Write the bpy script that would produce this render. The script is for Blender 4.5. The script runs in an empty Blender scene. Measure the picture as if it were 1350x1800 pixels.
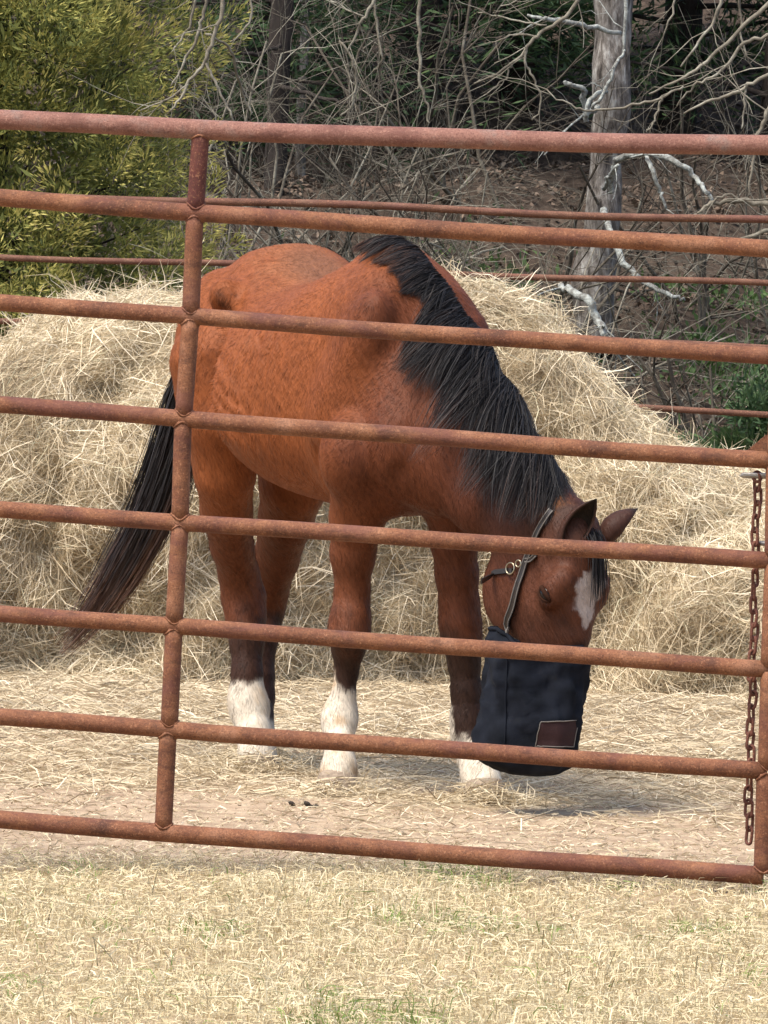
import bpy, math
import numpy as np
from mathutils import Matrix, Vector
rng = np.random.default_rng(7)
scene = bpy.context.scene
col = scene.collection

# ------------------------------------------------------------------ camera
K = 7.18e-5                       # radians per photo pixel (a long telephoto view)
CAMH = 1.585
PITCH = math.atan(470 * K)
ROLL = math.radians(1.4)
fwd = np.array([0, math.cos(PITCH), -math.sin(PITCH)])
up0 = np.array([0, math.sin(PITCH), math.cos(PITCH)])
rt0 = np.array([1.0, 0, 0])
cright = rt0 * math.cos(ROLL) + up0 * math.sin(ROLL)
cup = up0 * math.cos(ROLL) - rt0 * math.sin(ROLL)
CAM = np.array([0, 0, CAMH])
cd = bpy.data.cameras.new('camera'); cam = bpy.data.objects.new('camera', cd); col.objects.link(cam)
cd.sensor_fit = 'HORIZONTAL'; cd.sensor_width = 36; cd.lens = 36 / (1350 * K)
cd.clip_start = 0.5; cd.clip_end = 600
M3 = Matrix(((cright[0], cup[0], -fwd[0]), (cright[1], cup[1], -fwd[1]), (cright[2], cup[2], -fwd[2])))
cam.matrix_world = Matrix.Translation(Vector(CAM)) @ M3.to_4x4()
scene.camera = cam
scene.render.resolution_x = 768; scene.render.resolution_y = 1024

# ------------------------------------------------------------------ light
SUN_DIR = np.array([-0.36, -0.30, 0.88]); SUN_DIR /= np.linalg.norm(SUN_DIR)
world = bpy.data.worlds.new('World'); scene.world = world; world.use_nodes = True
wn = world.node_tree; bg = wn.nodes['Background']
sky = wn.nodes.new('ShaderNodeTexSky'); sky.sky_type = 'NISHITA'; sky.sun_disc = False
sky.sun_elevation = math.asin(SUN_DIR[2]); sky.sun_rotation = math.atan2(SUN_DIR[0], SUN_DIR[1])
sky.air_density = 1.0; sky.dust_density = 3.0; sky.ozone_density = 1.0
wn.links.new(sky.outputs[0], bg.inputs[0]); bg.inputs[1].default_value = 0.14
sl = bpy.data.lights.new('sun', 'SUN'); sl.energy = 2.5; sl.angle = math.radians(24); sl.color = (1.0, 0.95, 0.86)
so = bpy.data.objects.new('sun', sl); col.objects.link(so); so.location = (0, 0, 20)
so.rotation_euler = Vector(-SUN_DIR).to_track_quat('-Z', 'Y').to_euler()
vs = scene.view_settings
vs.view_transform = 'Standard'; vs.look = 'None'; vs.gamma = 1; vs.exposure = 1.13; vs.use_curve_mapping = False

# ------------------------------------------------------------------ geometry helpers
def W(px, py, d):
    """world point seen at photo pixel (px,py) at distance y=d"""
    v = fwd + cright * ((px - 675) * K) - cup * ((py - 900) * K)
    return CAM + v * (d / v[1])
def proj(P):
    v = np.asarray(P) - CAM
    z = v @ fwd
    return 675 + (v @ cright) / z / K, 900 - (v @ cup) / z / K
def nrm(v):
    v = np.asarray(v, float); return v / (np.linalg.norm(v, axis=-1, keepdims=True) + 1e-12)
def sm01(x, a, b):
    t = np.clip((x - a) / (b - a), 0, 1); return t * t * (3 - 2 * t)
class Noise:
    """sum of random sines: cheap smooth noise in 3-D, about -1..1"""
    def __init__(s, seed, octs=4, base=1.0, lac=2.0, gain=.5, n=7):
        r = np.random.default_rng(seed); s.w = []
        f = base; a = 1.0
        for o in range(octs):
            for i in range(n):
                d = r.normal(size=3); d /= np.linalg.norm(d)
                s.w.append((d * f * r.uniform(.6, 1.5) * 2 * math.pi, r.uniform(0, 6.28), a / math.sqrt(n)))
            f *= lac; a *= gain
    def __call__(s, P):
        P = np.asarray(P, float); out = np.zeros(P.shape[:-1])
        for d, p, a in s.w: out += a * np.sin(P @ d + p)
        return out
def link(o, parent=None):
    col.objects.link(o)
    if parent is not None: o.parent = parent
    return o
def props(o, label=None, cat=None, group=None, kind=None):
    if label: o['label'] = label
    if cat: o['category'] = cat
    if group: o['group'] = group
    if kind: o['kind'] = kind
    return o
def thing(name, loc, label, cat, group=None):
    o = bpy.data.objects.new(name, None); o.empty_display_size = .1
    o.location = [float(c) for c in loc]; link(o); props(o, label, cat, group); return o
def base_of(parent):
    L = np.zeros(3); p = parent
    while p is not None:
        L = L + np.array(p.location); p = p.parent
    return L
def mesh(name, V, F, mat, parent=None, smooth=False, tint=None, color=None):
    """V (n,3) world coords; F list of faces or (m,k) array; one mesh object"""
    V = np.asarray(V, np.float32)
    if parent is not None: V = V - base_of(parent).astype(np.float32)
    me = bpy.data.meshes.new(name)
    if isinstance(F, np.ndarray):
        m, k = F.shape
        me.vertices.add(len(V)); me.vertices.foreach_set('co', V.ravel())
        me.loops.add(m * k); me.loops.foreach_set('vertex_index', F.astype(np.int32).ravel())
        me.polygons.add(m); me.polygons.foreach_set('loop_start', np.arange(0, m * k, k, dtype=np.int32))
        me.update(calc_edges=True)
    else:
        me.from_pydata(V.tolist(), [], F)
    if smooth: me.polygons.foreach_set('use_smooth', np.ones(len(me.polygons), bool))
    if tint is not None:
        a = me.attributes.new('tint', 'FLOAT', 'POINT'); a.data.foreach_set('value', np.asarray(tint, np.float32))
    if color is not None:
        a = me.attributes.new('coat', 'FLOAT_COLOR', 'POINT')
        c4 = np.ones((len(V), 4), np.float32); c4[:, :3] = color; a.data.foreach_set('color', c4.ravel())
    me.update()
    if mat: me.materials.append(mat)
    return link(bpy.data.objects.new(name, me), parent)
def frames(P):
    """parallel-transport frames along a polyline"""
    P = np.asarray(P, float); T = nrm(np.gradient(P, axis=0))
    ref = np.array([0, 0, 1.]) if abs(T[0, 2]) < .9 else np.array([1., 0, 0])
    N = [nrm(ref - T[0] * (ref @ T[0]))]
    for i in range(1, len(P)):
        n = N[-1] - T[i] * (N[-1] @ T[i]); N.append(nrm(n))
    N = np.array(N); return T, N, np.cross(T, N)
def tube(P, R, sides=8, cap=True, off=0):
    P = np.asarray(P, float); n = len(P); R = np.broadcast_to(np.asarray(R, float), (n,))
    T, N, B = frames(P)
    a = np.arange(sides) / sides * 2 * math.pi
    V = (P[:, None] + R[:, None, None] * (np.cos(a)[None, :, None] * N[:, None] + np.sin(a)[None, :, None] * B[:, None])).reshape(-1, 3)
    F = []
    for i in range(n - 1):
        for j in range(sides):
            q = (j + 1) % sides
            F.append((off + i * sides + j, off + i * sides + q, off + (i + 1) * sides + q, off + (i + 1) * sides + j))
    if cap:
        F.append(tuple(off + j for j in range(sides))[::-1]); F.append(tuple(off + (n - 1) * sides + j for j in range(sides)))
    return V, F
class MB:
    def __init__(s): s.V = []; s.F = []; s.n = 0; s.T = []
    def add(s, V, F, t=0.):
        s.V.append(np.asarray(V, float)); s.F += [tuple(i + s.n for i in f) for f in F]; s.T.append(np.full(len(V), t)); s.n += len(V)
    def tube(s, P, R, sides=8, cap=True, t=0.):
        V, F = tube(P, R, sides, cap); s.add(V, F, t)
    def build(s, name, mat, parent=None, smooth=True):
        return mesh(name, np.concatenate(s.V), s.F, mat, parent, smooth, tint=np.concatenate(s.T))
def ribbons(P, Wd, side=None):
    """P (n,m,3) paths, Wd (n,m) widths -> V,F of flat ribbons with own side vectors"""
    n, m, _ = P.shape
    T = nrm(np.gradient(P, axis=1))
    if side is None: side = rng.normal(size=(n, 3))
    S = nrm(np.cross(T, side[:, None, :] if side.ndim == 2 else side))
    V = np.stack([P - S * Wd[..., None] * .5, P + S * Wd[..., None] * .5], 2).reshape(-1, 3)
    b = (np.arange(n)[:, None] * m + np.arange(m - 1)[None]) * 2
    F = np.stack([b, b + 1, b + 3, b + 2], -1).reshape(-1, 4)
    return V, F
def smooth_line(pts, n):
    """Catmull-Rom resample"""
    P = np.asarray(pts, float); Q = np.vstack([2 * P[0] - P[1], P, 2 * P[-1] - P[-2]])
    t = np.linspace(0, len(P) - 1 - 1e-6, n); i = t.astype(int); u = (t - i)[:, None]
    a, b, c, d = Q[i], Q[i + 1], Q[i + 2], Q[i + 3]
    return .5 * (2 * b + (c - a) * u + (2 * a - 5 * b + 4 * c - d) * u * u + (3 * b - a - 3 * c + d) * u ** 3)

# ------------------------------------------------------------------ materials
def material(name):
    m = bpy.data.materials.new(name); m.use_nodes = True
    nt = m.node_tree; return m, nt, nt.nodes['Principled BSDF']
def N_(nt, t, **kw):
    n = nt.nodes.new('ShaderNode' + t)
    for k, v in kw.items():
        if k in n.inputs: n.inputs[k].default_value = v
        else: setattr(n, k, v)
    return n
def ramp(nt, src, stops):
    r = nt.nodes.new('ShaderNodeValToRGB'); e = r.color_ramp.elements
    while len(e) < len(stops): e.new(.5)
    for q, (p, c) in zip(e, stops): q.position = p; q.color = (*c, 1)
    nt.links.new(src, r.inputs[0]); return r.outputs[0]
def noise(nt, scale, detail=4, rough=.55, stretch=None, dist=0, rot=None):
    tc = nt.nodes.new('ShaderNodeTexCoord'); src = tc.outputs['Object']
    if stretch:
        mp = nt.nodes.new('ShaderNodeMapping'); mp.inputs['Scale'].default_value = stretch; mp.vector_type = 'TEXTURE' if False else 'POINT'
        if rot:
            m0 = nt.nodes.new('ShaderNodeMapping'); m0.inputs['Rotation'].default_value = rot; nt.links.new(src, m0.inputs[0]); src = m0.outputs[0]
        nt.links.new(src, mp.inputs[0]); src = mp.outputs[0]
    n = N_(nt, 'TexNoise', Scale=scale, Detail=detail, Roughness=rough, Distortion=dist)
    nt.links.new(src, n.inputs['Vector']); return n.outputs[0]
def mix(nt, fac, a, b, mode='MIX'):
    m = nt.nodes.new('ShaderNodeMix'); m.data_type = 'RGBA'; m.blend_type = mode
    for s, v in ((0, fac), (6, a), (7, b)):
        if isinstance(v, (int, float)): m.inputs[s].default_value = v
        elif isinstance(v, tuple): m.inputs[s].default_value = (*v, 1)
        else: nt.links.new(v, m.inputs[s])
    return m.outputs[2]
def bump(nt, bs, h, strength=.3, dist=.01):
    b = N_(nt, 'Bump', Strength=strength, Distance=dist)
    nt.links.new(h, b.inputs['Height']); nt.links.new(b.outputs[0], bs.inputs['Normal'])
def rough(bs, r, spec=.3):
    bs.inputs['Roughness'].default_value = r; bs.inputs['Specular IOR Level'].default_value = spec
def attr(nt, name):
    a = nt.nodes.new('ShaderNodeAttribute'); a.attribute_name = name; return a

def rust_mat(name, stops, fine=(.055, .020, .011), flake=(.40, .19, .10), worn=(.115, .038, .030)):
    m, nt, bs = material(name)
    big = noise(nt, 9, 6, .62); c = ramp(nt, big, stops)
    sp = noise(nt, 260, 4, .75); pit = ramp(nt, sp, [(.36, (.75, .75, .75)), (.52, (0, 0, 0))])
    c = mix(nt, pit, c, fine)
    sp2 = noise(nt, 150, 5, .75); fl = ramp(nt, sp2, [(.54, (0, 0, 0)), (.66, (.6, .6, .6))])
    c = mix(nt, fl, c, flake)
    wp = noise(nt, 3.2, 5, .7, (1, 1, 2.5), .6); pw = ramp(nt, wp, [(.50, (0, 0, 0)), (.62, (.55, .55, .55))])
    c = mix(nt, pw, c, worn)
    st = noise(nt, 22, 5, .7, (.6, 1, 1.6)); sm = ramp(nt, st, [(.52, (0, 0, 0)), (.68, (.6, .6, .6))])
    c = mix(nt, sm, c, fine)
    nt.links.new(c, bs.inputs['Base Color']); rough(bs, .7, .3)
    bump(nt, bs, noise(nt, 170, 6, .75), .7, .004); return m
M = {}
M['rust'] = rust_mat('rusted_pipe', [(.30, (.082, .031, .016)), (.43, (.160, .058, .026)), (.55, (.215, .086, .038)), (.70, (.265, .122, .066))])
M['rust_top'] = rust_mat('dusty_red_pipe', [(.30, (.11, .045, .032)), (.43, (.19, .084, .060)), (.56, (.235, .110, .080)), (.70, (.19, .135, .112))], (.09, .034, .024), (.40, .22, .16))
M['rust_dark'] = rust_mat('maroon_pipe', [(.25, (.05, .013, .011)), (.5, (.095, .024, .018)), (.75, (.14, .045, .028))])
M['rod'] = rust_mat('rusty_rod', [(.25, (.07, .028, .017)), (.5, (.14, .06, .035)), (.75, (.20, .11, .07))])
M['chain'] = rust_mat('rusty_chain', [(.3, (.09, .03, .02)), (.55, (.19, .07, .045)), (.75, (.28, .12, .08))])
m, nt, bs = material('galvanised_steel'); c = ramp(nt, noise(nt, 40, 4), [(.3, (.22, .20, .18)), (.7, (.42, .39, .35))])
nt.links.new(c, bs.inputs['Base Color']); bs.inputs['Metallic'].default_value = .6; rough(bs, .45); M['steel'] = m

def tint_mat(name, stops, r=.8, trans=0., spec=.2, sc=8, amt=.35, dark=(.3, .26, .2)):
    """colour by the per-piece tint attribute, with a little large-scale variation"""
    m, nt, bs = material(name)
    a = attr(nt, 'tint'); c = ramp(nt, a.outputs['Fac'], stops)
    n = ramp(nt, noise(nt, sc, 4), [(.35, (0, 0, 0)), (.7, (amt, amt, amt))])
    c = mix(nt, n, c, dark, 'MULTIPLY')
    nt.links.new(c, bs.inputs['Base Color']); rough(bs, r, spec)
    if trans:
        bs.inputs['Subsurface Weight'].default_value = 0
        tr = nt.nodes.new('ShaderNodeBsdfTranslucent'); nt.links.new(c, tr.inputs[0])
        mx = nt.nodes.new('ShaderNodeMixShader'); mx.inputs[0].default_value = trans
        nt.links.new(bs.outputs[0], mx.inputs[1]); nt.links.new(tr.outputs[0], mx.inputs[2])
        nt.links.new(mx.outputs[0], nt.nodes['Material Output'].inputs[0])
    return m
M['hay'] = tint_mat('hay_stems', [(0, (.25, .19, .12)), (.3, (.49, .395, .255)), (.65, (.68, .575, .40)), (.9, (.82, .73, .56)), (1, (.48, .45, .28))], .65, .15, .3, 2.5, .4, (.74, .71, .66))
M['grass'] = tint_mat('dry_grass', [(0, (.28, .21, .12)), (.3, (.47, .38, .22)), (.6, (.60, .505, .31)), (.85, (.73, .64, .44)), (.86, (.20, .25, .07)), (1, (.16, .24, .06))], .7, .2, .3, 3, .25, (.8, .72, .6))
M['leaf'] = tint_mat('fallen_leaves', [(0, (.045, .033, .024)), (.4, (.12, .085, .062)), (.7, (.20, .145, .105)), (1, (.34, .27, .21))], .8, .1, .2, 1.5, .5, (.5, .45, .4))
M['cedar'] = tint_mat('olive_cedar_foliage', [(0, (.08, .10, .032)), (.4, (.235, .245, .065)), (.75, (.41, .375, .105)), (1, (.55, .47, .15))], .7, .3, .25, 2.5, .4, (.5, .55, .5))
M['ever'] = tint_mat('dark_evergreen_foliage', [(0, (.018, .038, .018)), (.5, (.048, .088, .036)), (1, (.095, .14, .05))], .7, .2, .2, 2, .4, (.5, .5, .5))
M['weed'] = tint_mat('green_weeds', [(0, (.04, .075, .02)), (.5, (.07, .13, .035)), (1, (.13, .20, .06))], .6, .25, .3)
def bark(name, stops, sc, stretch=(1, 1, .25)):
    m, nt, bs = material(name)
    n = noise(nt, sc, 7, .68, stretch); c = ramp(nt, n, stops)
    nt.links.new(c, bs.inputs['Base Color']); rough(bs, .9, .15); bump(nt, bs, n, .8, .02); return m
M['bark'] = bark('grey_bark', [(.36, (.035, .03, .026)), (.46, (.11, .095, .082)), (.55, (.20, .18, .16)), (.66, (.36, .35, .32))], 34, (1, 1, .25))
M['darkbark'] = bark('dark_bark', [(.3, (.012, .010, .009)), (.55, (.035, .028, .024)), (.8, (.09, .075, .06))], 12)
M['twig'] = bark('lichened_twigs', [(.3, (.08, .068, .052)), (.48, (.17, .15, .115)), (.6, (.26, .24, .19)), (.75, (.40, .40, .33))], 9, (1, 1, 1))
M['dimtwig'] = bark('dull_twigs', [(.3, (.03, .025, .02)), (.5, (.08, .066, .05)), (.75, (.19, .18, .145))], 7, (1, 1, 1))
M['palelimb'] = bark('pale_lichened_limb', [(.34, (.09, .08, .07)), (.46, (.21, .21, .19)), (.6, (.36, .38, .35)), (.75, (.50, .52, .47))], 26, (1, 1, 1))

# horse coat: the coat attribute holds the animal's own colouring, plus shade painted into hollows
m, nt, bs = material('bay_coat')
a = attr(nt, 'coat')
n1 = noise(nt, 75, 4, .65, (1, .6, .16), 0, (0, .45, 0)); v = ramp(nt, n1, [(.3, (.80, .78, .76)), (.7, (1.12, 1.11, 1.10))])
c = mix(nt, 1.0, a.outputs['Color'], v, 'MULTIPLY')
nt.links.new(c, bs.inputs['Base Color']); rough(bs, .6, .16)
bs.inputs['Sheen Weight'].default_value = 0
w1 = noise(nt, 30, 4, .6, (1, .6, .2), .15, (0, .5, 0)); w2 = noise(nt, 130, 3, .6, (1, .7, .14), 0, (0, .45, 0))
mm = nt.nodes.new('ShaderNodeMath'); mm.operation = 'MULTIPLY_ADD'; mm.inputs[1].default_value = .45
nt.links.new(w2, mm.inputs[0]); nt.links.new(w1, mm.inputs[2]); bump(nt, bs, mm.outputs[0], .55, .014); M['coat'] = m
M['hair'] = tint_mat('black_hair', [(0, (.006, .0055, .006)), (.6, (.018, .016, .017)), (.85, (.038, .028, .025)), (1, (.10, .045, .027))], .6, 0, .22)
M['tailhair'] = tint_mat('brown_black_hair', [(0, (.008, .007, .008)), (.45, (.022, .016, .015)), (.8, (.085, .045, .032)), (1, (.16, .085, .055))], .5, 0, .4)
M['fur'] = None
m, nt, bs = material('eye'); bs.inputs['Base Color'].default_value = (.006, .004, .004, 1); rough(bs, .2, .3); M['eye'] = m
m, nt, bs = material('navy_cloth'); n = noise(nt, 12, 4); c = ramp(nt, n, [(.35, (.003, .004, .0065)), (.6, (.009, .011, .017)), (.75, (.016, .018, .022))])
nt.links.new(c, bs.inputs['Base Color']); rough(bs, .85, .12); bump(nt, bs, noise(nt, 420, 2), .25, .002)
M['navy'] = m
m, nt, bs = material('maroon_patch'); bs.inputs['Base Color'].default_value = (.022, .006, .006, 1); rough(bs, .75); bump(nt, bs, noise(nt, 300, 2), .3, .002); M['patch'] = m
m, nt, bs = material('pale_thread'); bs.inputs['Base Color'].default_value = (.13, .115, .10, 1); rough(bs, .8); M['thread'] = m
m, nt, bs = material('dark_leather'); bs.inputs['Base Color'].default_value = (.016, .011, .009, 1); rough(bs, .4, .5); M['leather'] = m
m, nt, bs = material('brass'); bs.inputs['Base Color'].default_value = (.35, .30, .21, 1); bs.inputs['Metallic'].default_value = 1; rough(bs, .3); M['brass'] = m
m, nt, bs = material('dung'); bs.inputs['Base Color'].default_value = (.03, .022, .015, 1); rough(bs, .9); M['dung'] = m

# ground: dry lawn soil / reddish paddock dirt / leaf-covered hillside, by place
m, nt, bs = material('ground_soil')
geo = nt.nodes.new('ShaderNodeNewGeometry'); sx = nt.nodes.new('ShaderNodeSeparateXYZ'); nt.links.new(geo.outputs['Position'], sx.inputs[0])
def math_(nt, op, a, b):
    q = nt.nodes.new('ShaderNodeMath'); q.operation = op
    for i, v in enumerate((a, b)):
        if isinstance(v, (int, float)): q.inputs[i].default_value = v
        else: nt.links.new(v, q.inputs[i])
    return q.outputs[0]
wob = math_(nt, 'MULTIPLY_ADD', noise(nt, 2.2, 5), .9)
ypos = math_(nt, 'ADD', sx.outputs['Y'], wob)
def step(lo, hi):
    mr = N_(nt, 'MapRange'); mr.inputs[1].default_value = lo; mr.inputs[2].default_value = hi
    nt.links.new(ypos, mr.inputs[0]); return mr.outputs[0]
lawn = ramp(nt, noise(nt, 30, 5), [(.3, (.26, .19, .115)), (.7, (.42, .325, .205))])
dirt = ramp(nt, noise(nt, 9, 6, .65), [(.3, (.23, .16, .105)), (.5, (.355, .26, .175)), (.7, (.46, .355, .245))])
leaf = ramp(nt, noise(nt, 16, 6, .7), [(.3, (.022, .016, .012)), (.55, (.065, .047, .035)), (.75, (.13, .095, .07))])
c = mix(nt, step(20.0, 20.5), lawn, dirt); c = mix(nt, step(31.6, 32.6), c, leaf)
nt.links.new(c, bs.inputs['Base Color']); rough(bs, .95, .1); bump(nt, bs, noise(nt, 45, 6, .7), .6, .02); M['ground'] = m
m, nt, bs = material('hay_core'); c = ramp(nt, noise(nt, 40, 6, .7, (1, 1, .5)), [(.3, (.30, .225, .135)), (.55, (.50, .40, .255)), (.75, (.64, .53, .36))])
nt.links.new(c, bs.inputs['Base Color']); rough(bs, .9, .1); bump(nt, bs, noise(nt, 60, 6, .7), .9, .03); M['core'] = m

# ------------------------------------------------------------------ ground
gnoise = Noise(3, 4, .35, 2.1, .5)
def ground_z(x, y):
    x = np.asarray(x, float); y = np.asarray(y, float)
    P = np.stack([x, y, np.zeros_like(x)], -1)
    n = gnoise(P)
    flat = .010 * n
    hill = np.clip(y - 31.3, 0, None); h = .225 * hill * sm01(hill, 0, 2.5) + .06 * n * sm01(hill, 0, 4) * 2
    return flat + h
xs = np.concatenate([[-160, -80, -40, -20, -12], np.linspace(-8, 8, 90), [12, 20, 40, 80, 160]])
ys = np.concatenate([[-30, 0, 8], np.linspace(12, 34, 120), np.linspace(34.4, 60, 60), [70, 85, 110, 160, 260]])
X, Y = np.meshgrid(xs, ys); Z = ground_z(X, Y)
nx, ny = len(xs), len(ys); i = (np.arange(ny - 1)[:, None] * nx + np.arange(nx - 1)[None])
F = np.stack([i, i + 1, i + nx + 1, i + nx], -1).reshape(-1, 4)
g = mesh('ground', np.stack([X, Y, Z], -1).reshape(-1, 3), F, M['ground'], smooth=True); props(g, kind='structure')

# ------------------------------------------------------------------ pipe gate
def GD(px): return 19.8 - .3 * px / 1350.
gate = thing('pipe_gate', W(675, 1490, GD(675)) * [1, 1, 0], 'rusty welded pipe gate with eight rails standing in front of the horse', 'gate')
mpp = K * 19.65
rails = [(210, 256, 17.6), (348, 437, 15.6), (531, 625, 15), (711, 810, 15.2), (896, 985, 15), (1078, 1176, 15), (1260, 1356, 15.4), (1441, 1540, 16.2)]
def rail_y(i, px):
    a, b, r = rails[i]; s = math.sin(px / 1350 * math.pi)
    bow = [7, 4, 3, 2, 2, 1, 2, 2][i]
    return a + (b - a) * px / 1350 + bow * s * (1 if 0 < px < 1350 else 0)
for i, (a, b, r) in enumerate(rails):
    pxs = np.linspace(-752 + 62 * (1 - i / 7), 1384 - 43 * i / 7, 46)
    P = np.array([W(p, rail_y(i, p), GD(p)) for p in pxs])
    P[:, 2] += .0012 * np.sin(pxs / 97. + i * 2.1)
    mb = MB(); mb.tube(P, r * mpp, 20)
    mb.build('rail', M['rust_top'] if i in (0,) else M['rust'], gate)
def upright(pxtop, pxbot, yfun, width, mats):
    for i in range(7):
        t0, t1 = i / 7, (i + 1) / 7
        xa = pxtop + (pxbot - pxtop) * t0; xb = pxtop + (pxbot - pxtop) * t1
        xa += [0, -1, 1, -3, 1, 0, -1][i]; xb += [0, 1, -2, 1, 0, 1, 0][i]
        ya = rail_y(i, xa) + 4; yb = rail_y(i + 1, xb) - 4
        mb = MB(); P = np.linspace(W(xa, ya, GD(xa)), W(xb, yb, GD(xb)), 8)
        mb.tube(P, width * mpp, 18); o = mb.build('upright', M['rust_dark'] if i == 0 and mats else M['rust'], gate)
        for (xx, yy, ri, s) in ((xa, rail_y(i, xa), rails[i][2], 1), (xb, rail_y(i + 1, xb), rails[i + 1][2], -1)):
            if xx > 1349: continue
            dirv = nrm(P[-1] - P[0]) * s; c = W(xx, yy, GD(xx))
            th = np.linspace(0, 2 * math.pi, 25); u = nrm(np.cross(dirv, [0, 1, 0])); v = np.cross(u, dirv)
            rw = width * mpp; rr = ri * mpp
            # weld bead follows the saddle where pipe meets pipe
            ring = np.array([c + (u * math.cos(q) + v * math.sin(q)) * (rw + .0005) + dirv * (math.sqrt(max(rr * rr - (rw * .93 * math.sin(q)) ** 2, 1e-6)) * .98 + .001) for q in th])
            w = MB(); w.tube(ring, .0021 + .0009 * np.sin(th * 9 + i) + .0007 * np.sin(th * 23 + 2 * i), 6, False); w.build('weld_bead', M['rust'], o)
upright(353, 287, None, 15.6, True)
upright(1384, 1341, None, 16.5, False)
# hidden far uprights keep the gate whole to the left of the frame
upright(-690, -752, None, 16.5, False)
# triangular gusset plate showing above the fifth rail at the right edge
tri = [(1300, 803), (1347, 764), (1395, 803), (1395, 812), (1300, 812)]
A = [W(x, y, GD(x) + .03) for x, y in tri]; B = [p + [0, .008, 0] for p in A]
n = len(tri); mesh('gusset_plate', A + B, [tuple(range(n)), tuple(range(n, 2 * n))[::-1]] + [(j, j + n, (j + 1) % n + n, (j + 1) % n) for j in range(n)], M['rust'], gate)

# latch rods and chain
lr = thing('latch_rod', W(1350, 838, GD(1350) + .045), 'grey steel latch rod at the right edge that the chain hangs from', 'latch rod', 'grey latch rods on the gate')
mb = MB(); P = np.array([W(x, y, GD(1330) + .045) for x, y in ((1300, 837), (1306, 835.5), (1340, 836.5), (1400, 838), (1420, 838))]); mb.tube(P, np.array([.5, 5, 5.4, 5.4, 5.2]) * mpp, 14); mb.build('rod', M['steel'], lr)
lr = thing('latch_rod', W(1350, 957, GD(1350) + .055), 'short grey steel rod end beside the chain, lower of the two', 'latch rod', 'grey latch rods on the gate')
mb = MB(); P = np.array([W(x, y, GD(1330) + .055) for x, y in ((1335, 955), (1338, 955), (1360, 957), (1420, 959))]); mb.tube(P, np.array([3.6, 4.4, 4.6, 4.6]) * mpp, 14); mb.build('rod', M['steel'], lr)
chain = thing('hanging_chain', W(1330, 838, GD(1330) + .045), 'rusty link chain dangling behind the gate at the right edge', 'chain')
def link_mesh():
    a = np.linspace(0, 2 * math.pi, 21)[:-1]
    L, w = .0215, .0095
    P = np.stack([w * np.cos(a), np.zeros(20), np.where(np.abs(np.sin(a)) < .95, 1, 1) * (L - w) * np.sign(np.sin(a)) * (np.abs(np.sin(a)) > .05) + w * np.sin(a)], -1)
    s = 8; V = []; T = nrm(np.roll(P, -1, 0) - np.roll(P, 1, 0)); Nn = np.cross(T, [0, 1, 0])
    b = np.arange(s) / s * 2 * math.pi
    V = (P[:, None] + .0040 * (np.cos(b)[None, :, None] * Nn[:, None] + np.sin(b)[None, :, None] * np.array([0, 1., 0]))).reshape(-1, 3)
    F = [(i * s + j, i * s + (j + 1) % s, ((i + 1) % 20) * s + (j + 1) % s, ((i + 1) % 20) * s + j) for i in range(20) for j in range(s)]
    me = bpy.data.meshes.new('link'); me.from_pydata(V.tolist(), [], F); me.polygons.foreach_set('use_smooth', np.ones(len(F), bool)); me.materials.append(M['chain']); return me
lm = link_mesh(); p0 = W(1331, 846, GD(1330) + .045); p1 = W(1315, 1490, GD(1330) + .05)
nl = 27
for j in range(nl):
    o = bpy.data.objects.new('link', lm); link(o, chain)
    p = p0 + (p1 - p0) * (j + .1) / nl + [0.003 * math.sin(j * 1.3), 0, 0]; o.location = p - base_of(chain)
    o.rotation_euler = (rng.normal() * .06, rng.normal() * .06 + .02, (math.pi / 4 if j % 2 else -math.pi / 4) + rng.normal() * .22)
mb = MB(); th = np.linspace(0, 2 * math.pi, 21); c = W(1331, 838, GD(1330) + .045)
mb.tube(np.array([c + [.010 * math.cos(q), .011 * math.sin(q) * .6, .012 * math.sin(q)] for q in th]), .0042, 8, False); mb.build('hook_loop', M['chain'], chain)

# ------------------------------------------------------------------ rod fence behind the hay
FD = 30.9
fence = thing('rod_fence', W(700, 900, FD) * [1, 1, 0] + [0, 0, 0], 'rusty fence of thin horizontal rods running behind the hay pile', 'fence')
for i, (ya, yb, r) in enumerate([(341, 388, 6.8), (450, 500, 5.6), (562, 612, 5.4), (675, 727, 5.6), (790, 840, 5.6), (900, 950, 5.6)]):
    pxs = np.linspace(-900, 2200, 50); t = pxs / 1350
    P = np.array([W(p, ya + (yb - ya) * p / 1350 + 3 * math.sin(p / 130. + i), FD) for p in pxs])
    mb = MB(); mb.tube(P, r * K * FD, 10); mb.build('rod', M['rod'], fence)
for p in (-820, 2060):
    mb = MB(); a = W(p, 330, FD); mb.tube(np.array([[a[0], FD + .05, -.1], [a[0], FD + .05, .8], [a[0], FD + .05, a[2] + .1]]), .04, 14); mb.build('post', M['rust'], fence)

FUR = True
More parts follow.
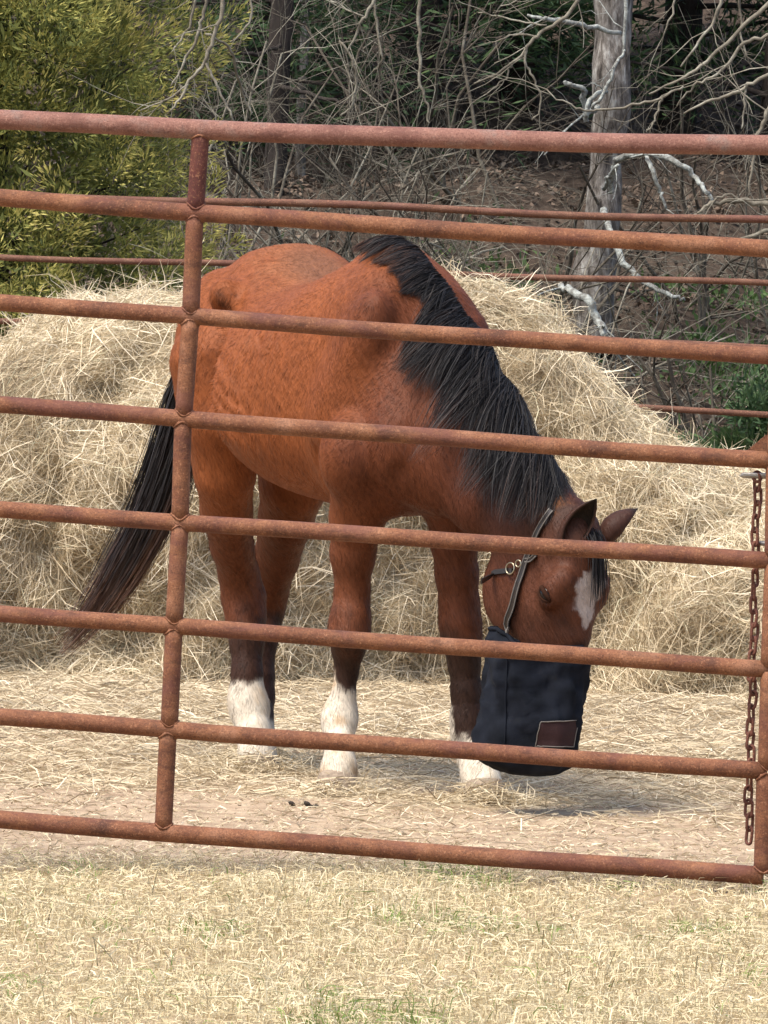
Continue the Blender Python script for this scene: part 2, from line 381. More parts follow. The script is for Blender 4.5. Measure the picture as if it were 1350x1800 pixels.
# ------------------------------------------------------------------ the horse: one distance field, one skin
HA = math.radians(69)
hh_ = np.array([math.cos(HA), -math.sin(HA), 0]); hr_ = np.array([-math.sin(HA), -math.cos(HA), 0]); hu_ = np.array([0, 0, 1.])
HO = np.array([.0245, 22.75, CAMH - 1.55])
def HF(f, r, z): return HO + f * hh_ + r * hr_ + z * hu_
class Field:
    def __init__(s, lo, hi, h):
        s.lo = np.array(lo, float); s.h = h; s.n = np.ceil((np.array(hi) - s.lo) / h).astype(int) + 1
        s.F = np.full(s.n, .5, np.float32)
    def sub(s, lo, hi):
        a = np.clip(np.floor((np.array(lo) - s.lo) / s.h).astype(int), 0, s.n); b = np.clip(np.ceil((np.array(hi) - s.lo) / s.h).astype(int) + 1, 0, s.n)
        ax = [(s.lo[i] + s.h * np.arange(a[i], b[i])).astype(np.float32) for i in range(3)]
        return tuple(slice(a[i], b[i]) for i in range(3)), ax[0][:, None, None], ax[1][None, :, None], ax[2][None, None, :]
    def put(s, sl, d, k, cut=False):
        f = s.F[sl]
        if cut:
            d = -d; q = np.maximum(k - np.abs(f - d), 0) / k; s.F[sl] = np.maximum(f, d) + q * q * k * .25
        else:
            q = np.maximum(k - np.abs(f - d), 0) / k; s.F[sl] = np.minimum(f, d) - q * q * k * .25
    def ell(s, c, ax, rad, k=.04, cut=False):
        c = np.asarray(c, float); ax = np.asarray(ax, float); rad = np.asarray(rad, float)
        e = np.sqrt(((ax * rad[:, None]) ** 2).sum(0)) + k + .06
        sl, x, y, z = s.sub(c - e, c + e); x = x - c[0]; y = y - c[1]; z = z - c[2]
        q = [ax[i, 0] * x + ax[i, 1] * y + ax[i, 2] * z for i in range(3)]
        k0 = np.sqrt(sum((q[i] / rad[i]) ** 2 for i in range(3))); k1 = np.sqrt(sum((q[i] / rad[i] ** 2) ** 2 for i in range(3))) + 1e-6
        s.put(sl, k0 * (k0 - 1) / k1, k, cut)
    def econe(s, a, b, L, ra, rb, k=.03, cut=False):
        """elliptic cone from a to b; L lateral axis; ra/rb = (lateral, other) half sizes"""
        a = np.asarray(a, float); b = np.asarray(b, float); ln = np.linalg.norm(b - a); T = (b - a) / ln
        L = nrm(L - T * (np.asarray(L) @ T)); Nn = np.cross(T, L); e = max(*ra, *rb) + k + .06
        sl, x, y, z = s.sub(np.minimum(a, b) - e, np.maximum(a, b) + e); x = x - a[0]; y = y - a[1]; z = z - a[2]
        t = T[0] * x + T[1] * y + T[2] * z; u = L[0] * x + L[1] * y + L[2] * z; v = Nn[0] * x + Nn[1] * y + Nn[2] * z
        tc = np.clip(t / ln, 0, 1); ru = ra[0] + (rb[0] - ra[0]) * tc; rv = ra[1] + (rb[1] - ra[1]) * tc; o = t - tc * ln
        m_ = np.minimum(ru, rv); s.put(sl, (np.sqrt((u / ru) ** 2 + (v / rv) ** 2 + (o / m_) ** 2) - 1) * m_, k, cut)
    def sample(s, P):
        q = (np.asarray(P) - s.lo) / s.h; q = np.clip(q, 0, s.n - 2.001); i = q.astype(int); f = q - i; o = 0
        for dx in (0, 1):
            for dy in (0, 1):
                for dz in (0, 1):
                    w = (f[..., 0] if dx else 1 - f[..., 0]) * (f[..., 1] if dy else 1 - f[..., 1]) * (f[..., 2] if dz else 1 - f[..., 2])
                    o = o + w * s.F[i[..., 0] + dx, i[..., 1] + dy, i[..., 2] + dz]
        return o
    def grad(s, P):
        P = np.asarray(P); e = s.h; return nrm(np.stack([s.sample(P + d) - s.sample(P - d) for d in np.eye(3) * e], -1))
    def push(s, P, off):
        """move points that lie closer than off to the skin out to off"""
        for _ in range(2):
            d = s.sample(P); g_ = s.grad(P); P = P + g_ * np.maximum(off - d, 0)[..., None]
        return P
    def hit(s, px, py, d0=21.6, d1=24.8):
        t = np.linspace(d0, d1, 1600); P = np.array([W(px, py, q) for q in (d0, d1)]); P = P[0] + (P[1] - P[0]) * ((t - d0) / (d1 - d0))[:, None]
        f = s.sample(P); i = np.argmax(f < 0); return P[i] if f[i] < 0 else None
    def skin(s):
        F = s.F; I = F < 0; n = s.n
        c = sum(I[dx:n[0] - 1 + dx, dy:n[1] - 1 + dy, dz:n[2] - 1 + dz].astype(np.int8) for dx in (0, 1) for dy in (0, 1) for dz in (0, 1))
        idx = np.argwhere((c > 0) & (c < 8)); gid = np.full(n - 1, -1, np.int32); gid[tuple(idx.T)] = np.arange(len(idx))
        acc = np.zeros((len(idx), 3)); cnt = np.zeros(len(idx))
        cs = [np.array(q) for q in np.ndindex(2, 2, 2)]
        for A in cs:
            for B in cs:
                if (B - A).sum() == 1 and (B - A).min() == 0:
                    fa = F[tuple((idx + A).T)]; fb = F[tuple((idx + B).T)]; m_ = (fa < 0) != (fb < 0)
                    t = np.where(m_, fa / np.where(m_, fa - fb, 1), 0); acc += (A + (B - A) * t[:, None]) * m_[:, None]; cnt += m_
        V = s.lo + s.h * (idx + acc / cnt[:, None]); Q = []
        for ax in range(3):
            b_, c_ = (ax + 1) % 3, (ax + 2) % 3
            sa = [slice(None)] * 3; sb = [slice(None)] * 3; sa[ax] = slice(0, -1); sb[ax] = slice(1, None)
            e = np.argwhere(I[tuple(sa)] != I[tuple(sb)]); ok = (e[:, b_] > 0) & (e[:, c_] > 0) & (e[:, b_] < n[b_] - 1) & (e[:, c_] < n[c_] - 1); e = e[ok]
            ins = I[tuple(e.T)]; q = []
            for ob, oc in ((-1, -1), (0, -1), (0, 0), (-1, 0)):
                w = e.copy(); w[:, b_] += ob; w[:, c_] += oc; q.append(gid[tuple(w.T)])
            q = np.stack(q, -1); q[~ins] = q[~ins][:, ::-1]; Q.append(q)
        return V, np.concatenate(Q)
FX = Field((-.80, 21.75, -.03), (.80, 24.45, 1.70), .009)
# trunk: widths and heights along the animal
fs = np.array([-1.22, -1.14, -1.05, -.95, -.82, -.68, -.52, -.38, -.2, 0, .14, .27, .38, .46])
zt = np.array([1.25, 1.36, 1.455, 1.52, 1.553, 1.510, 1.448, 1.445, 1.495, 1.545, 1.475, 1.33, 1.20, 1.10])
zb = np.array([1.18, 1.08, 1.02, .98, .93, .87, .825, .80, .785, .775, .775, .80, .86, .96])
wd = np.array([.03, .16, .235, .268, .275, .300, .368, .378, .335, .255, .225, .20, .155, .04])
zc = np.array([1.22, 1.22, 1.21, 1.20, 1.17, 1.11, 1.07, 1.06, 1.06, 1.06, 1.05, 1.04, 1.03, 1.03])
ff = np.linspace(fs[0], fs[-1], 240); ker = np.exp(-.5 * (np.arange(-12, 13) / 5.) ** 2); ker /= ker.sum()
def smt(a):
    v = np.interp(ff, fs, a); return np.convolve(np.pad(v, 12, mode='edge'), ker, 'valid')
ZT, ZB, WD, ZC = map(smt, (zt, zb, wd, zc))
sl_, x, y, z = FX.sub((-.8, 21.9, .7), (.8, 24.45, 1.70))
f_ = (x - HO[0]) * hh_[0] + (y - HO[1]) * hh_[1]; r_ = (x - HO[0]) * hr_[0] + (y - HO[1]) * hr_[1]
fw = np.clip(f_, fs[0], fs[-1]); w_ = np.interp(fw, ff, WD); t_ = np.interp(fw, ff, ZT); b_ = np.interp(fw, ff, ZB); c_ = np.interp(fw, ff, ZC)
z = z - HO[2]; dz = z - c_; hz = np.where(dz > 0, t_ - c_, c_ - b_); mn = np.minimum(w_, hz)
o_ = np.abs(f_ - fw)
q_ = (np.abs(r_ / w_) ** 2.1 + np.abs(dz / hz) ** 2.1) ** (1 / 2.1)
rib = (.0085 * np.sin(f_ * 2 * math.pi / .062 + (z - 1.0) * 5) * sm01(f_, -.72, -.55) * (1 - sm01(f_, -.22, -.1)) + .0040 * np.sin((f_ * .8 + z * .6 + .02 * np.sin(z * 21 + f_ * 9)) * 2 * math.pi / .040) * sm01(f_, -.72, -.58) * (1 - sm01(f_, -.32, -.2))) * sm01(z, .92, 1.02) * (1 - sm01(z, 1.22, 1.34))
FX.put(sl_, ((q_ - 1) * mn + o_ - rib).astype(np.float32), .02)
H3 = np.stack([hh_, hr_, hu_])
def tilt(deg):       # trunk axes pitched about the lateral axis
    a = math.radians(deg); return np.stack([hh_ * math.cos(a) + hu_ * math.sin(a), hr_, -hh_ * math.sin(a) + hu_ * math.cos(a)])
for s in (1, -1):
    FX.ell(HF(-.93, .055 * s, 1.462), tilt(-8), (.15, .085, .05), .07)
    FX.ell(HF(-1.0, .160 * s, 1.16), tilt(12), (.21, .148, .31), .045)          # haunch
    FX.ell(HF(-.90, .185 * s, 1.00), tilt(-25), (.14, .105, .22), .05)           # thigh towards stifle
    FX.ell(HF(-.76, .255 * s, 1.385), tilt(0), (.055, .045, .055), .045)            # point of hip
    FX.ell(HF(-.74, .36 * s, 1.11), tilt(-8), (.130, .185, .27), .032, True)      # flank hollow
    FX.ell(HF(-.61, .325 * s, 1.385), tilt(0), (.045, .05, .06), .05, True)      # hollow before the hip
    FX.ell(HF(.13, (.17 if s > 0 else .145) * s, 1.12), tilt(-28), (.11, .085 if s > 0 else .075, .32 if s > 0 else .26), .05)          # shoulder blade
    FX.ell(HF(.05, .195 * s, 1.02), tilt(25), (.10, .055, .17), .03)             # triceps
    FX.ell(HF(.33, .115 * s, .985), tilt(0), (.11, .10, .14), .035)             # breast muscle
    FX.ell(HF(.20, .11 * s, .87), tilt(0), (.10, .09, .10), .05)
FX.ell(HF(.05, -.075, 1.34), tilt(-20), (.17, .105, .13), .06)                   # far shoulder top
FX.ell(HF(.11, .10, 1.32), tilt(-28), (.14, .10, .16), .09)
FX.ell(HF(-.02, 0, 1.46), tilt(-10), (.2, .05, .08), .08)                      # withers
def leg(pts, k=.022, L=hr_, deep=1.12):
    P = [W(a, b, c) for a, b, c, *_ in pts]
    for i in range(len(pts) - 1):
        ra, rb = pts[i][3], pts[i + 1][3]; FX.econe(P[i], P[i + 1], L, (ra, ra * deep), (rb, rb * deep), k)
# right fore (nearest)
FX.ell(W(620, 803, 22.45), H3, (.105, .095, .125), .024)
FX.econe(W(572, 680, 22.62), W(548, 870, 22.60), hr_, (.032, .035), (.036, .05), .03, True)   # crease behind the elbow
FX.econe(W(712, 830, 22.28), W(704, 930, 22.28), hr_, (.016, .04), (.024, .06), .035, True)   # groove between the breast muscles
leg([(636, 850, 22.50, .092), (627, 915, 22.55, .074), (620, 975, 22.58, .061), (619, 1045, 22.60, .047), (616, 1085, 22.59, .054), (614, 1112, 22.58, .056), (612, 1140, 22.61, .044), (609, 1180, 22.63, .031), (604, 1220, 22.63, .031), (598, 1252, 22.64, .046), (596, 1270, 22.63, .047), (597, 1310, 22.58, .038), (596, 1350, 22.55, .047), (594, 1368, 22.54, .054)])
# left fore
FX.ell(W(800, 850, 22.50), H3, (.11, .10, .14), .045)
leg([(798, 880, 22.50, .088), (798, 950, 22.52, .064), (803, 1010, 22.54, .058), (807, 1060, 22.55, .054), (809, 1095, 22.55, .057), (812, 1125, 22.55, .053), (816, 1165, 22.56, .043), (820, 1215, 22.56, .041), (823, 1262, 22.56, .048), (826, 1290, 22.56, .050), (833, 1325, 22.52, .045), (843, 1360, 22.47, .050), (850, 1382, 22.44, .054)])
# right hind
leg([(388, 640, 23.42, .150), (393, 740, 23.38, .115), (395, 830, 23.42, .088), (398, 900, 23.52, .074), (408, 960, 23.62, .062), (420, 1010, 23.70, .058), (428, 1050, 23.72, .063), (432, 1085, 23.70, .056), (434, 1125, 23.66, .049), (434, 1185, 23.63, .043), (434, 1225, 23.62, .052), (438, 1245, 23.61, .056), (447, 1290, 23.56, .047), (452, 1322, 23.53, .051), (454, 1336, 23.52, .055)])
FX.ell(W(414, 1048, 23.80), H3, (.05, .034, .07), .03)                        # hock point
# left hind, standing further back
leg([(520, 760, 23.72, .135), (515, 850, 23.76, .098), (503, 910, 23.86, .080), (486, 980, 24.0, .066), (470, 1040, 24.10, .060), (464, 1075, 24.12, .058), (460, 1120, 24.08, .047), (456, 1190, 24.05, .042), (452, 1225, 24.04, .050), (452, 1260, 24.0, .045), (454, 1300, 23.97, .055)])
# neck: crest/under-edge stations
NS = [((690, 660, 22.62), .17, .30), ((742, 716, 22.50), .145, .245), ((812, 785, 22.38), .120, .195), ((880, 856, 22.28), .098, .146), ((938, 912, 22.22), .086, .122), ((968, 948, 22.18), .082, .108)]
for (a, la, va), (b, lb, vb) in zip(NS, NS[1:]):
    FX.econe(W(*a), W(*b), np.array([.15, 1., 0]), (la, va), (lb, vb), .05)
# head frame
PHI = math.radians(50)
hA = nrm(np.array([-.10, .03, -1.])); hF = np.array([math.cos(PHI), -math.sin(PHI), 0]); hF = nrm(hF - hA * (hF @ hA)); hR = np.cross(hA, hF)
if hR @ np.array([-1, -1, 0]) < 0: hR = -hR
HC = W(1037, 1040, 22.02)
def HD(a, f, r): return HC + a * hA + f * hF + r * hR
HX = np.stack([hA, hF, hR])
FX.ell(HD(-.09, -.105, 0), HX, (.125, .105, .088), .04)
FX.ell(HD(-.17, -.15, 0), HX, (.08, .10, .075), .05)
for s in (1, -1):
    FX.ell(HD(.03, -.262, .042 * s), HX, (.135, .135, .048), .035)              # jowl
    FX.ell(HD(.015, -.058, (.090 if s > 0 else .070) * s), HX, (.045, .042, .032), .03)              # eye socket
    FX.ell(HD(-.022, -.032, (.076 if s > 0 else .054) * s), HX, (.038, .035, .032), .03)             # brow
    FX.econe(HD(.03, -.10, .078 * s), HD(.20, -.11, .055 * s), hR, (.012, .015), (.008, .010), .03)   # cheek ridge
    FX.ell(HD(.115, -.185, .092 * s), HX, (.085, .030, .030), .022, True)
    FX.ell(HD(-.06, -.085, .098 * s), HX, (.03, .02, .02), .02, True)            # hollow above eye
for (a, f, vf, vr), (a2, f2, vf2, vr2) in zip([(0, -.09, .09, .085), (.07, -.125, .12, .080), (.16, -.125, .108, .062), (.28, -.105, .082, .050), (.38, -.095, .072, .052)], [(.07, -.125, .12, .080), (.16, -.125, .108, .062), (.28, -.105, .082, .050), (.38, -.095, .072, .052), (.44, -.10, .06, .05)]):
    FX.econe(HD(a, f, 0), HD(a2, f2, 0), hR, (vr, vf), (vr2, vf2), .03)
eu = nrm(hF * .80 + hA * .62); ev = nrm(np.cross(eu, hR)); EX = np.stack([eu, ev, hR])
EYE = HD(.020, -.060, .110)
FX.ell(EYE + hR * .008 + hA * .003, EX, (.030, .015, .016), .010, True)
HV, HQ = FX.skin()
# ears: curved shells added to the same skin
def ear(base, tip, face, width, thick=.009, bend=.02):
    n, m_ = 14, 15; base = np.asarray(base); tip = np.asarray(tip); ax = tip - base; ln = np.linalg.norm(ax); T = ax / ln
    Nn = nrm(face - T * (face @ T)); S = np.cross(T, Nn); V = []; 
    for layer in (0, 1):
        for i in range(n):
            s = i / (n - 1); w = width * (np.interp(s, [0, .15, .4, .65, .85, 1], [.62, .85, 1, .82, .45, .03])); op = np.interp(s, [0, .3, 1], [2.55, 2.2, 1.6])
            c = base + T * ln * s + Nn * bend * math.sin(s * math.pi) * -.6 + S * bend * s * s * .6
            for j in range(m_):
                a = -op + 2 * op * j / (m_ - 1); rr = w - (thick if layer else 0) * min(1, w / .012)
                V.append(c - Nn * rr * .75 * math.cos(a) + S * rr * math.sin(a))
    V = np.array(V); F = []
    g_ = lambda l, i, j: l * n * m_ + i * m_ + j
    for i in range(n - 1):
        for j in range(m_ - 1):
            F.append((g_(0, i, j), g_(0, i, j + 1), g_(0, i + 1, j + 1), g_(0, i + 1, j))); F.append((g_(1, i, j), g_(1, i + 1, j), g_(1, i + 1, j + 1), g_(1, i, j + 1)))
        for j in (0, m_ - 1):
            F.append((g_(0, i, j), g_(0, i + 1, j), g_(1, i + 1, j), g_(1, i, j)))
    return V, np.array(F), np.repeat([0, 1], n * m_)
E1 = ear(W(992, 966, 22.02), W(1042, 874, 21.98), nrm(np.array([.30, -.93, .1])), .043)
E2 = ear(W(1055, 955, 22.14), W(1124, 896, 22.16), nrm(np.array([.75, .45, -.6])), .042)
# hooves
hoofs = []
for (cx, cy, cz, bx, by, bz, r) in ((594, 1366, 22.54, 592, 1398, 22.50, .062), (850, 1380, 22.44, 857, 1410, 22.40, .062), (454, 1334, 23.52, 456, 1358, 23.48, .060), (454, 1298, 23.97, 455, 1322, 23.95, .058)):
    c = W(cx, cy, cz); b = W(bx, by, bz); b[2] = -.01; hoofs.append((c, b, r))
# coat colour by place on the animal, hollow shade included
BAY = np.array([.192, .055, .0155]); DARK = np.array([.055, .020, .011]); BLK = np.array([.011, .008, .007]); WHT = np.array([.54, .48, .39]); CRM = np.array([.40, .27, .15])
cn1, cn2, cn3 = Noise(11, 3, 1.6), Noise(12, 3, 9), Noise(13, 2, 28)
def coat(V):
    n1, n2, n3 = cn1(V), cn2(V), cn3(V)
    f = (V - HO) @ hh_; r = (V - HO) @ hr_; z = V[:, 2] - HO[2]
    C = np.tile(BAY, (len(V), 1)); 
    def blend(w, c):
        nonlocal C
        w = np.clip(w, 0, 1)[:, None]; C = C * (1 - w) + np.asarray(c) * w
    blend(.35 * sm01(n1, -.6, 1.0), [.235, .072, .022])
    blend(.25 * sm01(n2, 0, 1.6), [.150, .042, .013])
    # dark smudge on the back towards the croup
    d = np.sqrt(((f + .58) / .22) ** 2 + ((r - .02) / .11) ** 2); blend(.75 * (1 - sm01(d, .4, 1.1)) * sm01(z, 1.40, 1.46), [.040, .020, .015])
    blend(.5 * (1 - sm01(d + .2 * n2, .8, 2)) * sm01(z, 1.36, 1.45), [.24, .10, .045])
    # shade of the hollow at the point of hip, painted into the coat
    hp = HF(-.70, .29, 1.36); dd = np.linalg.norm((V - hp) * [1, 1, .8], axis=1); blend(.75 * (1 - sm01(dd + .012 * n3, .01, .05)), [.030, .014, .008])
    # darker front: breast, neck, far side
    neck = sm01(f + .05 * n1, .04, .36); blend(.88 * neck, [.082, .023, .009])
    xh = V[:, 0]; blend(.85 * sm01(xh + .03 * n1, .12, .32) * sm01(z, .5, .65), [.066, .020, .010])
    # head
    la = (V - HC) @ hA; lf = (V - HC) @ hF; lr = (V - HC) @ hR
    hd = (1 - sm01(np.abs(la - .1), .32, .36)) * sm01(lf, -.40, -.33) * (1 - sm01(lf, .06, .1)) * sm01(xh, .24, .3)
    blend(.9 * hd, [.036, .0165, .0105]); blend(.6 * hd * sm01(n2, .1, .9), [.028, .012, .008])
    blend(.55 * hd * sm01(lf, -.16, -.2 + -.08), [.050, .016, .012])
    ge = np.linalg.norm(V - EYE, axis=1); blend(.85 * (1 - sm01(ge, .020, .036)) * (ge < .05), BLK)
    ed = V - EYE; el = ed @ eu; eo = np.linalg.norm(ed - el[:, None] * eu, axis=1); blend(.8 * (1 - sm01(eo, .006, .016)) * sm01(el, 0, .02) * (1 - sm01(el, .05, .085)) * (eo < .03), BLK)
    blend(.45 * (1 - sm01(np.linalg.norm(V - HD(.115, -.185, .08), axis=1), .03, .09)), BLK)  # shadow between jowl and face, put into the coat colour
    # tan patch behind the ear (clipped bridle path)
    tp = W(975, 890, 22.1); blend(.8 * (1 - sm01(np.linalg.norm(V - tp, axis=1) + .01 * n3, .015, .06)), [.16, .06, .018])
    # white star
    st = np.sqrt((lr / (.052 * np.interp(la, [-.06, -.02, .06, .105], [.35, 1, .62, .12]))) ** 2 + (np.maximum(np.abs(la - .02) - .045, 0) / .04) ** 2) + .18 * n3
    blend((1 - sm01(st, .8, 1.15)) * (lf > -.06) * (np.abs(la) < .13) * hd, [.90, .87, .82])
    # legs
    rear = f < -.55
    blend(.85 * (1 - sm01(z, .62, .86)) * np.where(rear, 1, .8), [.095, .030, .013])
    blend(.95 * (1 - sm01(z + .03 * n2, .36, np.where(rear, .46, .54))) * np.where(rear, .9, 1), [.024, .012, .008])
    kn = (~rear) & (V[:, 0] < .12); lfm = (~rear) & (V[:, 0] >= .12)
    wl = np.where(rear, .240, np.where(kn, .282, .165)) + .010 * n2 + .004 * n3 + .018 * n1
    front_r = (V - HO) @ hr_
    wl = wl + np.where(kn, .03 * sm01(cn2(V * [1.5, 1, .1]), -.2, .8), 0) + np.where(lfm, .10 * sm01(-V[:, 0], -.225, -.20), 0)
    wl = np.where(rear & (V[:, 1] > 23.84), .10, wl)
    w = (1 - sm01(z, wl - .018, wl + .018)) * (z < .45); blend(w, WHT)
    blend(.55 * w * kn * sm01(n2, .35, 1.1), CRM); blend(.6 * w * sm01(n1 + .5 * n2, -.2, 1.2), CRM)
    return C
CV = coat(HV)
for (V_, F_, ly), inner in ((E1, [.014, .009, .006]), (E2, [.02, .013, .01])):
    HQ = np.concatenate([HQ, F_ + len(HV)]); HV = np.concatenate([HV, V_])
    t = np.linspace(0, 1, 14).repeat(15); t = np.concatenate([t, t])
    cc = np.where((ly == 1)[:, None], np.array(inner), np.array([.040, .016, .010])); cc = cc * (1 - sm01(t, .75, 1)[:, None]) + np.array(BLK) * sm01(t, .75, 1)[:, None]
    CV = np.concatenate([CV, cc])
horse = thing('horse', HF(-.3, 0, 0), 'bay horse with black mane and white socks, head lowered to the ground', 'horse')
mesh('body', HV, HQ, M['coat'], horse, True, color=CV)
m, nt, bs = material('dusty_hoof'); n = noise(nt, 50, 4, .6, (1, 1, 3)); c = ramp(nt, n, [(.3, (.15, .11, .08)), (.7, (.32, .25, .18))])
nt.links.new(c, bs.inputs['Base Color']); rough(bs, .8); M['hoof'] = m
for c, b, r in hoofs:
    mb = MB(); mb.tube(np.array([c + (b - c) * t for t in (-.25, 0, .1, .5, 1)]), np.array([.7, .9, .95, 1, 1.06]) * r, 20); mb.build('hoof', M['hoof'], horse)
# eye with lids
mb = MB(); u = np.linspace(0, math.pi, 13); v = np.linspace(0, 2 * math.pi, 21)[:-1]; c = EYE - hR * .011
V_ = np.array([c + .0245 * (math.cos(a) * hR + math.sin(a) * (math.cos(b) * eu * 1.15 + math.sin(b) * ev)) for a in u for b in v])
mesh('eye', V_, [(i * 20 + j, i * 20 + (j + 1) % 20, (i + 1) * 20 + (j + 1) % 20, (i + 1) * 20 + j) for i in range(12) for j in range(20)], M['eye'], horse, True)
m, nt, bs = material('dark_eyelid'); bs.inputs['Base Color'].default_value = (.030, .0135, .0085, 1); rough(bs, .95, .03); M['lid'] = m
eh = ev if ev @ hA > 0 else -ev
for (a0, rr) in ((-1, .0070), (1, .0040)):
    th = np.linspace(-1.35, 1.35, 13)
    P = np.array([c + .0235 * (math.cos(q * .8) * hR * .93 + math.sin(q) * eu * 1.2) + eh * a0 * (.0092 if a0 < 0 else .0125) * math.cos(q * 1.1) for q in th])
    mb = MB(); mb.tube(P, rr * (1 - .45 * (th / 1.4) ** 2), 8); mb.build('eyelid', M['lid'], horse)

# hair -------------------------------------------------------------
def flow(roots, v0, lens, bias, steps, off, curl=.02, stiff=.80):
    """strands that slide down over the skin under gravity"""
    n = len(roots); P = np.zeros((n, steps, 3)); P[:, 0] = roots; v = nrm(v0); ds = lens / (steps - 1)
    ph = rng.uniform(0, 6.28, n); cdir = rng.normal(size=(n, 3)) * curl
    for i in range(1, steps):
        g_ = nrm(bias) ; v = nrm(v * stiff + g_ * (1 - stiff) + cdir * np.sin(ph + i * .9)[:, None])
        p = P[:, i - 1] + v * ds[:, None]; p = FX.push(p, off[:, min(i, off.shape[1] - 1)] if off.ndim == 2 else off)
        v = nrm(.5 * v + .5 * nrm(p - P[:, i - 1])); P[:, i] = p
    return P
crest = [(664, 438, 22.88), (690, 432, 22.78), (722, 442, 22.70), (752, 470, 22.62), (785, 510, 22.56), (820, 552, 22.50), (850, 598, 22.46), (880, 648, 22.42), (908, 700, 22.38), (935, 750, 22.34), (962, 800, 22.30), (988, 845, 22.26), (1012, 885, 22.22)]
CR = smooth_line(np.array(crest, float), 200)
def crest_pt(t):
    q = CR[np.clip((t * 199).astype(int), 0, 199)]; P = np.array([W(*a) for a in q])
    for _ in range(4): P = P - FX.grad(P) * FX.sample(P)[:, None] * .7
    return P
nlock, per = 270, 52
tl = rng.uniform(.16, .885, nlock); tl[:34] = rng.uniform(0, .2, 34); tl = np.sort(tl)
llen = np.interp(tl, [0, .06, .15, .24, .32, .42, .6, .8, 1], [.06, .12, .17, .18, .24, .38, .46, .42, .2]) * rng.uniform(.5, 1.18, nlock)
# thinner places where the coat shows through
t = np.repeat(tl, per) + rng.normal(size=nlock * per) * .006; t = np.clip(t, 0, 1); n = len(t)
roots = crest_pt(t) + rng.normal(size=(n, 3)) * .004
sidew = np.interp(t, [0, .2, .45, .7, 1], [-1.0, -.85, -.46, -.28, -.22])
lockj = np.repeat(rng.normal(size=nlock) * .28, per)
v0 = np.stack([sidew * .9, np.full(n, -.75), np.full(n, -.05)], -1) + rng.normal(size=(n, 3)) * .16
bias = np.stack([sidew + lockj, np.full(n, -.10), np.full(n, -1.0)], -1) + rng.normal(size=(n, 3)) * .05
lens = np.repeat(llen, per) * rng.uniform(.55, 1.12, n)
steps = 9; off = (.002 + .010 * rng.uniform(0, 1, n) ** 1.6)
P = flow(roots, v0, lens, bias, steps, off)
# partings where the brown neck shows through
for (gx, gy, gd, gr) in ((705, 552, 22.45, .042), (775, 728, 22.3, .045), (655, 505, 22.55, .04), (735, 640, 22.4, .025)):
    gp_ = FX.hit(gx, gy); kk = np.linalg.norm(P - gp_, axis=2).min(1) < gr * rng.uniform(.7, 1.15, n); P[kk] = P[kk, :1] + (P[kk] - P[kk, :1]) * .35
# gather each lock towards its own middle line at the tips
Pl = P.reshape(nlock, per, steps, 3); mid = Pl.mean(1, keepdims=True); s = np.linspace(0, 1, steps)[None, None, :, None]
P = (Pl + (mid - Pl) * (.82 * s ** 1.1)).reshape(n, steps, 3); P = FX.push(P, np.broadcast_to(off[:, None] * .6 + .002, P.shape[:2]))
wds = .0017 * (1 - .85 * np.linspace(0, 1, steps)[None] ** 2) * rng.uniform(.7, 1.3, (n, 1))
V_, F_ = ribbons(P, wds)
tint = np.clip(np.repeat(rng.uniform(0, .75, nlock), per) * .6 + rng.uniform(0, .45, n), 0, 1)
tt = np.clip(tint[:, None] + .25 * np.linspace(0, 1, steps)[None] ** 3 + np.interp(t, [0, .12, .3], [.6, .25, 0])[:, None], 0, 1)
mesh('mane', V_, F_, M['hair'], horse, True, tint=np.repeat(tt.ravel(), 2))
# forelock
n = 150; root = HD(-.15, -.03, 0) + rng.normal(size=(n, 3)) * [.010, .010, .008]
root = FX.push(root, np.full(n, .004)); tgt = rng.normal(size=n) * .08 - .02
v0 = hF[None] * .8 + hA[None] * .6 + hR[None] * tgt[:, None]; bias = hA[None] + hF[None] * .05 + hR[None] * (tgt * .45 - .02)[:, None]
P = flow(root, v0, rng.uniform(.09, .215, n), bias, 10, .003 + .010 * rng.uniform(0, 1, n), .02, .7)
V_, F_ = ribbons(P, .0026 * (1 - .7 * np.linspace(0, 1, 10)[None] ** 2) * rng.uniform(.7, 1.3, (n, 1))); mesh('forelock', V_, F_, M['hair'], horse, True, tint=np.repeat(rng.uniform(0, .8, n), 20))
# tail
tc = np.array([W(*a) for a in ((452, 505, 23.92), (420, 540, 24.05), (372, 610, 24.10), (335, 700, 24.12), (308, 800, 24.14), (272, 900, 24.16), (228, 985, 24.18), (178, 1065, 24.20), (128, 1125, 24.22), (84, 1168, 24.24))])
L = smooth_line(tc, 24); T = nrm(np.gradient(L, axis=0)); S1 = nrm(np.cross(T, [0, 1, 0])); S2 = np.cross(T, S1)
n = 3600; a = rng.uniform(0, 6.28, n); rad = np.sqrt(rng.uniform(0, 1, n)); s = np.linspace(0, 1, 24)
wprof = np.interp(s, [0, .1, .25, .5, .68, .82, 1], [.030, .040, .054, .072, .064, .048, .020])
clump = rng.normal(size=(60, 2)) * .45; cid = rng.integers(0, 60, n)
u1 = (rad * np.cos(a)) * .75 + clump[cid, 0] * .5; u2 = (rad * np.sin(a)) * .75 + clump[cid, 1] * .5
end = .30 + .70 * rng.beta(1.5, 1.7, n)
ss = s[None] * end[:, None]; fi = ss * 23; i0 = np.clip(fi.astype(int), 0, 22); fr = (fi - i0)[..., None]
ip = lambda A: A[i0] * (1 - fr) + A[i0 + 1] * fr
wv = np.interp(ss, s, wprof); stray = np.where(rng.uniform(0, 1, (n, 1)) < .12, .7, 0); ph = rng.uniform(0, 6.28, (n, 1))
